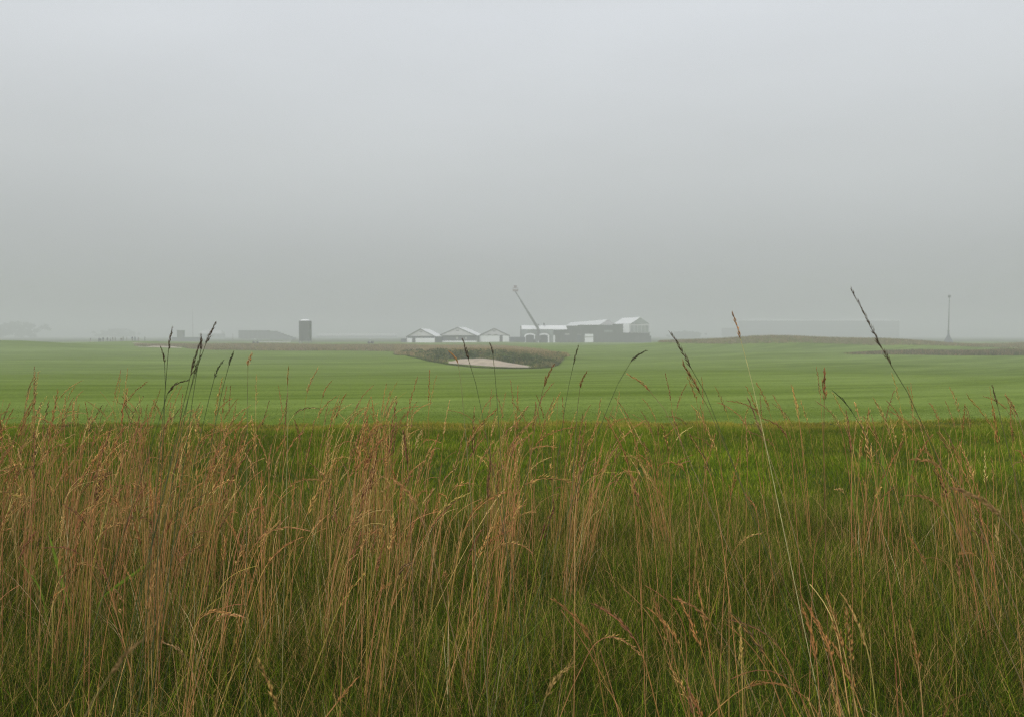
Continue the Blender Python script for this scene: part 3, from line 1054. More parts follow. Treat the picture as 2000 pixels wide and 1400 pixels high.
# ------------------------------------------------------------------ distant structures
def ground_at(px, d, sink=0.05):
    x = X(px, d)
    return (x, d, float(H(x, d)) - sink)


def gable_tent(label, px, d, width, eave, apex, depth, rz, variant):
    """White marquee, gable towards the camera; local x across, y back, z up."""
    r = thing('marquee_tent', label, 'tent', ground_at(px, d), rz, 'white gabled tents')
    w = width / 2
    zg = r.location.z
    e, a = eave - zg, apex - zg
    th = 0.10
    # roof: two slopes with a small overhang
    for s in (-1, 1):
        m = MB()
        o = 0.25
        pts = [(0, a), (s * (w + o), e - o * (a - e) / w), (s * (w + o), e - o * (a - e) / w + th), (0, a + th)]
        m.prism(pts, -0.25, depth)
        m.build('roof', M_ROOF, r)
    # gable triangle and frame trim
    MB().prism([(-w + .1, e), (w - .1, e), (0, a - .08)], 0.0, 0.08).build('gable', M_GABLE, r)
    t = MB()
    for s in (-1, 1):
        t.tube((0, -0.4, a - 0.02), (s * (w + .2), -0.4, e - .22), 0.20, 0.20, 6)
    t.tube((-w, -0.05, e), (w, -0.05, e), 0.16, 0.16, 6)
    t.build('gable_frame', M_TRIM, r)
    for s in (-1, 1):
        MB().box(s * w - .2, s * w + .2, -0.2, 0.12, 0, e).build('post', M_TRIM, r)
    for s in (-1, 1):
        MB().box(s * w - 0.03, s * w + 0.03, 0.15, depth, 0, e - 0.05).build('side_wall', M_NAVY if s > 0 else M_WHITE, r)
    MB().box(-w, w, depth - 0.06, depth, 0, e).build('back_wall', M_WHITE, r)
    if variant == 0:      # panels with door near the left and a dark upper band
        k = MB()
        k.box(-w + .15, -w * 0.62, 0.02, 0.08, 0, e * 0.72)
        k.box(-w * 0.38, w - .15, 0.02, 0.08, 0, e * 0.72)
        k.build('front_wall', M_WHITE, r)
        MB().box(-w * 0.62, -w * 0.38, 0.5, 0.55, 0, e * 0.8).build('door', M_DARK, r)
        for x0, x1 in ((-0.93, -0.08), (0.12, 0.93)):
            MB().box(w * x0, w * x1, 0.10, 0.14, e * 0.72, e - .1).build('window', M_NAVY, r)
    elif variant == 1:    # open front with a pale counter
        MB().box(-w + .15, w - .15, 0.8, 0.9, e * 0.0, e - .1).build('opening', M_DARK, r)  # dark sheet painted in for the shade inside the open tent
        MB().box(-w + .15, w - .15, -0.02, 0.35, 0, e * 0.24).build('counter', M_WHITE, r)
        for q in (-0.05, 0.42):
            MB().box(w * q - .5, w * q + .5, 0.55, 0.6, e * .45, e * .78).build('window', M_SIGN, r)
    else:                 # closed white panels, door at right, dark logo band in gable
        k = MB()
        k.box(-w + .15, w * 0.36, 0.02, 0.08, 0, e - .12)
        k.box(w * 0.56, w - .15, 0.02, 0.08, 0, e - .12)
        k.build('front_wall', M_WHITE, r)
        MB().box(w * 0.36, w * 0.56, 0.4, 0.45, 0, e - .15).build('door', M_DARK, r)
        for q in (-0.32, 0.12):
            MB().box(w * q - .9, w * q + .9, -0.10, -0.02, e + .12, e + .62).build('vent', M_TRIM, r)
    MB().box(-0.8, 0.8, -0.06, -0.01, e + (a - e) * .52, e + (a - e) * .66).build('sign_board', M_TRIM, r)
    return r


D0 = 300.0
SK = 1.55
gable_tent('left and smallest of three white gabled tents, with a dark door near its left corner', 822, 458, X(1059, 458), Z(657, 458), Z(642.5, 458), 14, math.radians(-14), 0)
gable_tent('widest white gabled tent, open dark front above a pale counter', 894, 465, X(1078, 465), Z(655.5, 465), Z(639.5, 465), 17, math.radians(-12), 1)
gable_tent('white gabled tent nearest the boom lift, closed panels and a dark door at right', 965, 468, X(1060, 468), Z(655, 468), Z(641.5, 468), 14, math.radians(3), 2)

# low slate screen between the tents and the arches
r = thing('screen_fence', 'low dark slate screen between the third tent and the arched pavilion', 'fence', ground_at(1010, 466))
zt = Z(658.5, 466) - r.location.z
MB().box(X(996, 466) - r.location.x, X(1026, 466) - r.location.x, 0, 0.15, 0.1, zt).build('mesh_panel', M_NAVY, r)
for q in (996, 1006, 1016, 1026):
    MB().box(X(q, 466) - r.location.x - .05, X(q, 466) - r.location.x + .05, -0.1, 0, 0, zt + .15).build('post', M_TRIM, r)


def arch_profile(w, h, rise, n=10):
    return [(-w, 0)] + [(-w * math.cos(math.pi * k / n), h + rise * math.sin(math.pi * k / n)) for k in range(n + 1)] + [(w, 0)]


r = thing('arched_pavilion', 'white pavilion with two arched doorways behind the boom lift', 'pavilion', ground_at(1052, 470))
gx, zg = r.location.x, r.location.z
lx = lambda p, dd=470: X(p, dd) - gx
lz = lambda p, dd=470: Z(p, dd) - zg
MB().box(lx(1018), lx(1080.5), 1.0, 9.0, 0, lz(644)).build('wall', M_GLASS, r)
m = MB()
m.add([(lx(1016), .6, lz(643.5) + .02), (lx(1108), .6, lz(643.5) + .02), (lx(1106), 5, lz(635.6)), (lx(1019), 5, lz(635.6)), (lx(1016), 9.4, lz(643.5) + .02), (lx(1108), 9.4, lz(643.5) + .02)],
      [(0, 1, 2, 3), (3, 2, 5, 4), (0, 3, 4), (1, 5, 2), (0, 4, 5, 1)])
m.build('roof', M_ROOF, r)
MB().box(lx(1016), lx(1018.2), 0.7, 1.2, 0, lz(637)).build('post', M_TRIM, r)
for c in (1035, 1062):
    wv, hv = X(1011, 470), lz(656)
    out, inn = arch_profile(wv, hv, 1.5), arch_profile(wv * 0.72, hv * 0.96, 0.7)
    hood = arch_profile(wv * 1.2, hv * 1.05, 2.0)
    sh = lambda P: [(a + lx(c), b) for a, b in P]
    MB().prism(sh(hood), 0.55, 0.98).build('arch_hood', M_TRIM, r)
    fr = MB().prism(sh(out), 0.30, 0.54).build('arch_frame', M_WHITE, r)
    MB().prism(sh(inn), 0.22, 0.29).build('doorway', M_DARK, r)  # dark slab stands in for the shaded interior behind the arch
for q, top in ((1052, 633), (1063, 631)):
    MB().tube((lx(q), 3, lz(636)), (lx(q), 3, lz(top)), .45, .45, 8).build('chimney', M_TRIM, r)


# boom lift, raised, basket up in the fog
r = thing('boom_lift', 'tall boom lift with its arm raised to the left over the arched pavilion', 'boom lift', ground_at(1049, 462))
gx, zg = r.location.x, r.location.z
lx = lambda p: X(p, 462) - gx
lz = lambda p: Z(p, 462) - zg
MB().box(-1.9, 2.2, -1.3, 1.3, 1.0, 2.1).build('chassis', M_BOOM, r, 0.06)
for sx in (-1.5, 1.7):
    for sy in (-1.0, 1.0):
        MB().tube((sx, sy * 1.25 - .25, .75), (sx, sy * 1.25 + .25, .75), .75, .75, 16).build('wheel', M_RUBBER, r)
MB().box(-1.2, 1.8, -1.2, 1.2, 2.15, 4.0).build('turntable', M_BOOM, r, 0.06)
foot, top = Vector((lx(1051), 0, lz(642))), Vector((lx(1006), 0, lz(569)))
MB().tube((0.5, 0, 3.9), (lx(1051), 0, lz(642)), .85, .8, 8).build('mast_link', M_BOOM, r)
m1 = foot.lerp(top, 0.45)
m2 = foot.lerp(top, 0.75)
MB().tube(foot, m1, .98, .86, 4).build('boom', M_BOOM, r)
MB().tube(m1, m2, .72, .62, 4).build('boom', M_BOOM, r)
MB().tube(m2, top, .50, .42, 4).build('boom', M_BOOM, r)
MB().tube(top, (lx(1006.5), 0, lz(567)), .35, .35, 6).build('jib', M_BOOM, r)
b = MB()
bx0, bx1, bz0, bz1 = lx(1001.5), lx(1012), lz(569.5), lz(562.5)
b.box(bx0, bx1, -1.1, 1.1, bz0, bz0 + .12)
b.box(bx0, bx1, -1.1, -1.02, bz0 + .12, bz0 + 1.1)
for xx in (bx0 + .04, (bx0 + bx1) / 2, bx1 - .04):
    for yy in (-1.05, 1.05):
        b.tube((xx, yy, bz0), (xx, yy, bz1), .09, .09, 5)
for zz in (bz0 + 1.0, bz1):
    for yy in (-1.05, 1.05):
        b.tube((bx0, yy, zz), (bx1, yy, zz), .09, .09, 5)
    for xx in (bx0 + .04, bx1 - .04):
        b.tube((xx, -1.05, zz), (xx, 1.05, zz), .09, .09, 5)
b.build('basket', M_CAGE, r)
MB().box(lx(1003.5), lx(1009.5), -.6, .6, bz1 + .02, lz(558)).build('camera_head', M_CAGE, r, 0.05)


# dark clad hospitality building
r = thing('hospitality_building', 'long charcoal building with a white shutter, right of the arched pavilion', 'building', ground_at(1147, 472))
gx, zg = r.location.x, r.location.z
lx = lambda p, dd=472: X(p, dd) - gx
lz = lambda p, dd=472: Z(p, dd) - zg
MB().box(lx(1081), lx(1107), 0, 9, 0, lz(645)).build('wall', M_CLAD, r)
MB().box(lx(1107.2), lx(1131), -0.2, 9, 0, lz(636.5)).build('wall', M_CLAD, r)
MB().box(lx(1131.2), lx(1176), -0.5, 9, 0, lz(635)).build('wall', M_CLAD, r)
MB().box(lx(1176.2), lx(1216), -0.3, 9, 0, lz(635.8)).build('wall', M_CLAD, r)
MB().box(lx(1216.2), lx(1230), -0.1, 9, 0, lz(650)).build('wall', M_CLAD, r)
sh = MB().box(lx(1142), lx(1158.5), -0.62, -0.52, 0.15, lz(652.5)).build('shutter', M_WHITE, r)
MB().box(lx(1142.3), lx(1158.2), -0.68, -0.63, lz(659.5), lz(657)).build('shutter_slat', M_SIGN, sh)
MB().box(lx(1103), lx(1112), -0.32, -0.22, lz(654.2), lz(651.8)).build('sign_board', M_SIGN, r)
MB().box(lx(1180), lx(1196), -0.42, -0.32, lz(649.2), lz(645)).build('sign_board', M_GLASS, r)
MB().box(lx(1127.5), lx(1134), -0.62, -0.52, 0.1, lz(654)).build('door', M_NAVY, r)
MB().box(lx(1126.8), lx(1134.8), -0.66, -0.5, lz(653.8), lz(653.0)).build('door_canopy', M_SIGN, r)
MB().box(lx(1080), lx(1084), -0.4, -0.1, 0, lz(655)).build('white_panel', M_WHITE, r)
for q in (1095, 1119, 1150, 1165, 1190, 1205):
    MB().box(lx(q) - .06, lx(q) + .06, -0.56, -0.48, 0, lz(637) if q > 1110 else lz(646)).build('batten', M_DARK, r)


def gable_hall(r, px, d, width, eave, apex, depth, roof_mat, gable_mat, wall_mat):
    """Gabled hall in r's local axes: gable faces -y, ridge runs back along +y."""
    zg = r.location.z
    w, e, t = width / 2, Z(eave, d) - zg, Z(apex, d) - zg
    for sd in (-1, 1):
        MB().prism([(0, t), (sd * (w + .2), e - .1), (sd * (w + .2), e), (0, t + .1)], -.2, depth).build('roof', roof_mat, r)
    MB().prism([(-w, e - .02), (w, e - .02), (0, t - .06)], 0.02, .2).build('gable', gable_mat, r)
    for sd in (-1, 1):
        MB().box(sd * w - .08, sd * w + .08, .25, depth - .1, 0, e - .12).build('side_wall', wall_mat, r)
    MB().box(-w + .1, w - .1, .05, .2, 0, e - .1).build('front_wall', wall_mat, r)


r = thing('marquee_hall', 'long white roofed hall rising behind the charcoal building', 'tent hall', ground_at(1187, 492), math.radians(6.6))
gable_hall(r, 1187, 492, 9.9, 634.5, 624.5, 120, M_ROOF, M_GABLE, M_GLASS)

r = thing('hospitality_suite', 'grey two storey glazed suite at the right end, under a white pitched roof', 'building', ground_at(1240, 480))
SUITE = r
gx, zg = r.location.x, r.location.z
lx = lambda p, dd=480: X(p, dd) - gx
lz = lambda p, dd=480: Z(p, dd) - zg
MB().box(lx(1229.5), lx(1269), 0.0, 10, 0, lz(650.5)).build('lower_wall', M_CLAD, r)
MB().box(lx(1228), lx(1271), -1.2, -0.02, 0, lz(656)).build('deck', M_CLAD, r)
MB().box(lx(1217), lx(1229.3), 0.2, 10, 0, lz(632)).build('stair_tower', M_WHITE, r)
up = MB().box(lx(1230), lx(1268), 0.2, 10, lz(650.2), lz(633.5)).build('upper_wall', M_GABLE, r)
for k in range(5):
    a = 1231.5 + k * 7.2
    MB().box(lx(a), lx(a + 6.2), 0.08, 0.18, lz(648.5), lz(636)).build('window', M_GLASS, r)
MB().box(lx(1228), lx(1270), -1.25, -1.15, lz(650), lz(649)).build('railing', M_TRIM, r)
ze, zt = lz(632.8), lz(620)
ca, sa = math.cos(math.radians(13.6)), math.sin(math.radians(13.6))
ax, wd, dp = lx(1250), lx(1269) - lx(1250), 29.0
P3 = lambda u, v, z: (ax + u * ca - v * sa, -.3 + u * sa * 0.0 + v * ca, z)
for sd in (-1, 1):
    m = MB()
    q = [P3(0, 0, zt), P3(0, dp, zt), P3(sd * wd, dp, ze), P3(sd * wd, 0, ze)]
    m.add(q + [(a_, b_, c_ + .1) for a_, b_, c_ in q], [(0, 1, 2, 3), (7, 6, 5, 4), (0, 4, 5, 1), (1, 5, 6, 2), (2, 6, 7, 3), (3, 7, 4, 0)])
    m.build('roof', M_ROOF, r)
MB().prism([(ax - wd + .1, ze - .02), (ax + wd - .1, ze - .02), (ax, zt - .08)], -.15, .1).build('gable', M_GLASS, r)
MB().box(lx(1200), lx(1217), 0.4, 9, 0, ze - .05).build('wall', M_CLAD, r)


# camera tower
r = thing('camera_tower', 'slim dark clad tower with a pale domed top standing alone left of the tents', 'tower', ground_at(594, 385))
gx, zg = r.location.x, r.location.z
lx = lambda p: X(p, 385) - gx
lz = lambda p: Z(p, 385) - zg
w = lx(604)
MB().box(-w, w, 0, 2 * w, lz(666), lz(626.8)).build('cladding', M_CLAD, r)
for sx in (-1, 1):
    for yy in (0.1, 2 * w - .1):
        MB().box(sx * (w - .15) - .15, sx * (w - .15) + .15, yy - .1, yy + .1, 0, lz(666) - .01).build('leg', M_TRIM, r)
k = MB()
k.tube((-w + .1, .1, .1), (w - .1, .1, lz(666)), .07, .07, 6)
k.tube((w - .1, .3, .1), (-w + .1, .3, lz(666)), .07, .07, 6)
k.build('cross_brace', M_STEEL, r)
MB().dome((0, w, lz(626.8) + .02), w * 1.0, 0.75).build('roof', M_ROOF, r)
k = MB()
k.tube((w, w, lz(637)), (w + .55, w, lz(634)), .1, .1, 6)
k.box(w + .15, w + .45, w - .4, w + .4, lz(640), lz(632))
k.build('camera_arm', M_TRIM, r)
for q in (-0.45, 0.2):
    MB().box(w * q - .05, w * q + .05, -0.06, -0.01, lz(665), lz(628)).build('cladding_seam', M_DARK, r)


def grandstand(name, label, px0, px1, px2, d, top, mid, grade, depth, rz=0.0):
    """Dark stand: tall screen wall, seats stepping down to the right end."""
    r = thing(name, label, 'grandstand', ground_at((px0 + px2) / 2, d))
    r.rotation_euler = (0, 0, rz)
    gx, zg = r.location.x, r.location.z
    lx = lambda p: X(p, d) - gx
    lz = lambda p: Z(p, d) - zg
    MB().box(lx(px0), lx(px1), 0, .3, lz(grade), lz(top)).build('back_screen', M_CLAD, r)
    n = 7
    for k in range(n):
        a = px1 + (px2 - px1) * k / n
        b = px1 + (px2 - px1) * (k + 1) / n
        zt = top + (mid - top) * (k + 0.6) / n
        MB().box(lx(a) + .02, lx(b), 0.05, depth, 0.2, lz(zt)).build('seat_tier', M_SEATS, r)
    MB().box(lx(px0) + .2, lx(px1) - .05, .4, depth, lz(grade), lz(top) - .5).build('seating_deck', M_SEATS, r)
    q = px0 + 1
    while q < px1:
        MB().box(lx(q) - .12, lx(q) + .12, -.15, -.01, 0, lz(top)).build('post', M_TRIM, r)
        q += 9
    MB().tube((lx(px0), -.05, lz(top) + .9), (lx(px1), -.05, lz(top) + .9), .05, .05, 5).build('handrail', M_STEEL, r)
    return r


grandstand('grandstand', 'grey grandstand left of the camera tower, its right end stepping down', 466, 528, 570, 720, 645.5, 660, 662, 14)

# low hut with a small tower and a thin mast at the left
r = thing('scoring_hut', 'long low dark hut with a square dark tower at the left', 'hut', ground_at(361, 600))
gx, zg = r.location.x, r.location.z
lx = lambda p: X(p, 600) - gx
lz = lambda p: Z(p, 600) - zg
MB().box(lx(336), lx(388), 0, 5, 0, lz(659.5)).build('wall', M_NAVY, r)
MB().box(lx(334.5), lx(389), -.3, 5.3, lz(659.5) + .01, lz(658.8)).build('roof', M_TRIM, r)
MB().box(lx(346), lx(357), -.2, 4, 0, lz(646)).build('tower_wall', M_CLAD, r)
MB().box(lx(345.3), lx(357.7), -.4, 4.2, lz(646) + .01, lz(645.2)).build('tower_roof', M_TRIM, r)
r = thing('flagpole', 'thin pale mast rising behind the low dark hut', 'mast', ground_at(377, 760))
zt = Z(605, 760) - r.location.z
MB().tube((0, 0, 0), (0, 0, zt), .3, .18, 8).build('pole', M_STEEL, r)
MB().dome((0, 0, zt), .16, .2, 8, 3).build('finial', M_STEEL, r)
r = thing('post', 'thin dark marker post left of the grey grandstand', 'post', ground_at(455, 480))
MB().tube((0, 0, 0), (0, 0, Z(652, 480) - r.location.z), .1, .09, 8).build('shaft', M_TRIM, r)
MB().box(-.16, .16, -.16, .16, 0, .3).build('foot', M_TRIM, r)


def low_hall(name, label, px0, px1, d, top, eave, wall_mat, roof_mat=None):
    r = thing(name, label, 'building', ground_at((px0 + px1) / 2, d))
    gx, zg = r.location.x, r.location.z
    a, b = X(px0, d) - gx, X(px1, d) - gx
    e, t = Z(eave, d) - zg, Z(top, d) - zg
    MB().box(a, b, 0, 14, 0, e).build('wall', wall_mat, r)
    m = MB()
    m.add([(a - .3, -.3, e + .02), (b + .3, -.3, e + .02), (b - 2, 7, t), (a + 2, 7, t), (a - .3, 14.3, e + .02), (b + .3, 14.3, e + .02)],
          [(0, 1, 2, 3), (3, 2, 5, 4), (0, 3, 4), (1, 5, 2), (0, 4, 5, 1)])
    m.build('roof', roof_mat or M_ROOF, r)
    n = max(3, int((b - a) / 6))
    for k in range(n):
        xx = a + (b - a) * (k + .5) / n
        MB().box(xx - 1.2, xx + 1.2, -.06, -.01, e * .35, e * .8).build('window', M_DARK, r)
    return r


low_hall('distant_hall', 'faint pale roofed hall behind the low hut, left of the grandstand', 388, 432, 1000, 645, 652, M_GLASS, M_GABLE)
low_hall('distant_hall', 'long faint hall in the fog between the camera tower and the tents', 618, 775, 1300, 651.5, 656, M_GLASS, M_GABLE)

# golf cart and shuttle at the far left
def cart(label, px, d, rz):
    r = thing('golf_cart', label, 'golf cart', ground_at(px, d, 0), rz)
    MB().prism([(-1.15, .32), (1.15, .32), (1.2, .75), (.75, .9), (.35, .55), (-.3, .55), (-.4, .95), (-1.15, .95)], -.58, .58).build('body', M_NAVY, r, .05)
    MB().box(-.35, .25, -.55, .55, .56, .78).build('seat', M_SIGN, r, .04)
    MB().box(-.45, -.32, -.55, .55, .78, 1.2).build('backrest', M_SIGN, r, .03)
    MB().box(-1.0, .85, -.62, .62, 1.86, 1.95).build('roof', M_WHITE, r, .03)
    for sx in (-.9, .75):
        for sy in (-.55, .55):
            MB().tube((sx, sy, .9), (sx * .95, sy, 1.87), .03, .03, 6).build('roof_post', M_TRIM, r)
    for sx in (-.8, .8):
        for sy in (-.55, .55):
            MB().tube((sx, sy - .09, .24), (sx, sy + .09, .24), .24, .24, 14).build('wheel', M_RUBBER, r)
    MB().tube((.35, .25, .7), (.2, .25, 1.05), .025, .025, 6).build('steering_column', M_RUBBER, r)
    return r


cart('small golf cart with a pale roof in front of the grey grandstand', 499, 335, 0.2)
cart('dark golf cart on the brown bank left of the tents', 724, 335, math.pi - .3)

# low white barrier in front of the grandstand
r = thing('barrier', 'low white barrier line at the foot of the grey grandstand', 'barrier', ground_at(536, 345))
gx, zg = r.location.x, r.location.z
a, b = X(505, 345) - gx, X(568, 345) - gx
MB().box(a, b, 0, .08, .45, .95).build('panel', M_SIGN, r)
for k in range(8):
    xx = a + (b - a) * k / 7
    MB().box(xx - .06, xx + .06, .09, .2, 0, 1.15).build('post', M_TRIM, r)

# dark crate by the first tent
r = thing('generator_box', 'small dark generator box at the left corner of the left tent', 'generator', ground_at(788, 450))
MB().box(-1.3, 1.3, 0, 1.8, .2, 2.1).build('housing', M_NAVY, r, .05)
MB().box(-1.35, 1.35, -.05, 1.85, 0, .19).build('skid', M_TRIM, r)
MB().tube((.4, .6, 2.1), (.4, .6, 2.6), .06, .06, 8).build('exhaust', M_TRIM, r)

# lattice camera mast on a cone shaped base, right
r = thing('camera_mast', 'tall thin mast with a small round head on a dark cone base, far right', 'mast', ground_at(1852, 450, 0.1))
gx, zg = r.location.x, r.location.z
zl = lambda p: Z(p, 450) - zg
zt = zl(582)
m = MB()
n = 8
ring = lambda rr, z: [(rr * math.cos(2 * math.pi * k / n), rr * math.sin(2 * math.pi * k / n), z) for k in range(n)]
prof = [(2.8, 0.0), (2.0, zl(664)), (1.1, zl(659)), (.55, zl(654)), (.38, zl(648))]
vs = [p for rr, z in prof for p in ring(rr, z)]
fs = [(j * n + k, j * n + (k + 1) % n, (j + 1) * n + (k + 1) % n, (j + 1) * n + k) for j in range(len(prof) - 1) for k in range(n)]
fs += [tuple(range(n - 1, -1, -1)), tuple(range((len(prof) - 1) * n, len(prof) * n))]
m.add(vs, fs).build('base', M_NAVY, r)
top = (0.25, 0, zt)
MB().tube((0, 0, zl(648)), (.12, 0, zl(615)), .36, .28, 8).build('pole', M_BOOM, r)
MB().tube((.12, 0, zl(615)), top, .26, .2, 8).build('pole', M_BOOM, r)
MB().box(-.5, .5, -.3, .3, zl(648), zl(646)).build('bracket', M_BOOM, r)
hd = MB()
hd.dome((.25, 0, zt + .85), .85, .85, 12, 4)
hd.tube((.25, 0, zt), (.25, 0, zt + .84), .45, .8, 10)
hd.build('camera_head', M_BOOM, r)

# far stand behind the hill: tiers, roof edge
r = thing('grandstand', 'very faint long grandstand in the fog behind the right hill', 'grandstand', ground_at(1590, 1350))
gx, zg = r.location.x, r.location.z
lx = lambda p, dd=1350: X(p, dd) - gx
lz = lambda p, dd=1350: Z(p, dd) - zg
MB().box(lx(1450), lx(1756), 0, 25, 0, lz(627)).build('back_screen', M_CLAD, r)
MB().box(lx(1416), lx(1449.5), 2, 22, 0, lz(641)).build('side_wing', M_CLAD, r)
MB().box(lx(1448), lx(1758), -1, 26, lz(627) + .05, lz(624)).build('roof', M_ROOF, r)
for q0, q1, t0 in ((1470, 1500, 621.5), (1532, 1551, 622.5), (1640, 1700, 622), (1722, 1734, 620)):
    MB().box(lx(q0), lx(q1), 3, 20, lz(624) + .05, lz(t0)).build('roof_box', M_GABLE, r)
for q in (641, 646):
    MB().box(lx(1450), lx(1756), -.6, -.05, lz(q + 1.6), lz(q)).build('balcony', M_GLASS, r)
for q in range(1460, 1756, 24):
    MB().box(lx(q) - .4, lx(q) + .4, -.4, -.02, 0, lz(648)).build('post', M_TRIM, r)


# far trees, faint in the fog
def far_tree(label, px, d, top, spread):
    gx, gy, gz = ground_at(px, d)
    r = thing('far_tree', label, 'tree', (gx, gy, gz), 0, 'trees lost in the fog')
    Ht = Z(top, d) - gz
    W = spread / F * d / 2
    t = MB()
    t.tube((0, 0, 0), (.2, 0, Ht * .5), Ht * .03, Ht * .018, 8)
    for k in range(5):
        q = k * 1.3
        t.tube((.1, 0, Ht * (.28 + .05 * k)), (W * .5 * math.cos(q), W * .5 * math.sin(q), Ht * (.55 + .06 * k)), Ht * .012, Ht * .005, 6)
    t.build('trunk', M_BARK, r)
    V, C, k = [], [], 0
    for _ in range(110):
        cx = RNG.normal(0, W * .42)
        cy = RNG.normal(0, W * .42)
        cz = Ht * RNG.uniform(.12, .86) * (1 - .35 * min(1, abs(cx) / W))
        rr = Ht * RNG.uniform(.09, .17)
        m = 60
        dd = RNG.normal(0, 1, (m, 3))
        dd /= np.linalg.norm(dd, axis=1, keepdims=True)
        c = np.array([cx, cy, cz]) + dd * rr * RNG.uniform(.4, 1, (m, 1)) * np.array([1.3, 1.3, .8])
        s = RNG.uniform(.8, 1.9, (m, 1))
        u = RNG.normal(0, 1, (m, 3)); u /= np.linalg.norm(u, axis=1, keepdims=True)
        w = np.cross(u, dd); w /= np.linalg.norm(w, axis=1, keepdims=True) + 1e-6
        V.append(np.stack([c - u * s, c + w * s * .6, c + u * s, c - w * s * .6], 1).reshape(-1, 3))
        C.append(np.repeat(np.array([[0.05, 0.065, 0.03]]) * RNG.uniform(.6, 1.4, (m, 1)), 4, 0))
    V, C = np.concatenate(V), np.concatenate(C)
    mesh_obj('crown', V, [np.arange(len(V)).reshape(-1, 4)], M_SCRUB, r, C)


far_tree('broad faint tree at the far left edge of the fog', 30, 1180, 624, 120)
far_tree('faint low tree behind the group of people, left of the small dark tower', 232, 1450, 640, 80)
far_tree('faint round tree between the glazed suite and the right hill', 1338, 1250, 645, 62)


# ------------------------------------------------------------------ people, standing far off in a loose line
def make_person(pose):
    """One skinned body baked to a mesh; z up, feet at 0, 1.76 m."""
    st, am, bend = pose
    J = {'pelvis': (0, 0, .95, .15), 'waist': (0, -.01, 1.12, .135), 'chest': (0, -.02 - bend * .3, 1.36, .165), 'neck': (0, -.03 - bend, 1.52, .062), 'head': (0, -.05 - bend, 1.60, .092), 'crown': (0, -.04 - bend, 1.71, .085)}
    E = [('pelvis', 'waist'), ('waist', 'chest'), ('chest', 'neck'), ('neck', 'head'), ('head', 'crown')]
    for s, n in ((-1, 'l'), (1, 'r')):
        k = s * st
        J['hip' + n] = (s * .10, 0, .88, .10)
        J['knee' + n] = (s * .11, -.05 - k * .10, .50, .068)
        J['ank' + n] = (s * .12, .02 - k * .26, .09, .045)
        J['toe' + n] = (s * .14, -.14 - k * .26, .04, .040)
        J['sh' + n] = (s * .19, -.02 - bend * .6, 1.43, .072)
        if am == 0:
            J['el' + n] = (s * .26, .02 + k * .08, 1.14, .047)
            J['wr' + n] = (s * .26, -.07 + k * .16, .90, .033)
            J['ha' + n] = (s * .25, -.10 + k * .18, .81, .036)
        else:
            J['el' + n] = (s * .27, -.04, 1.15, .047)
            J['wr' + n] = (s * .12, -.24, 1.18, .033)
            J['ha' + n] = (s * .04, -.27, 1.20, .036)
        E += [('pelvis', 'hip' + n), ('hip' + n, 'knee' + n), ('knee' + n, 'ank' + n), ('ank' + n, 'toe' + n), ('chest', 'sh' + n), ('sh' + n, 'el' + n), ('el' + n, 'wr' + n), ('wr' + n, 'ha' + n)]
    bm = bmesh.new()
    lay = bm.verts.layers.skin.verify()
    vs = {}
    for n, (x, y, z, r) in J.items():
        v = bm.verts.new((x, y, z))
        v[lay].radius = (r, r)
        v[lay].use_root = (n == 'pelvis')
        vs[n] = v
    for a, b in E:
        bm.edges.new((vs[a], vs[b]))
    me = bpy.data.meshes.new('person')
    bm.to_mesh(me)
    bm.free()
    o = bpy.data.objects.new('person_rig', me)
    COL.objects.link(o)
    o.modifiers.new('skin', 'SKIN')
    sb = o.modifiers.new('sub', 'SUBSURF')
    sb.levels = 1
    dg = bpy.context.evaluated_depsgraph_get()
    baked = bpy.data.meshes.new_from_object(o.evaluated_get(dg))
    bpy.data.objects.remove(o)
    return baked


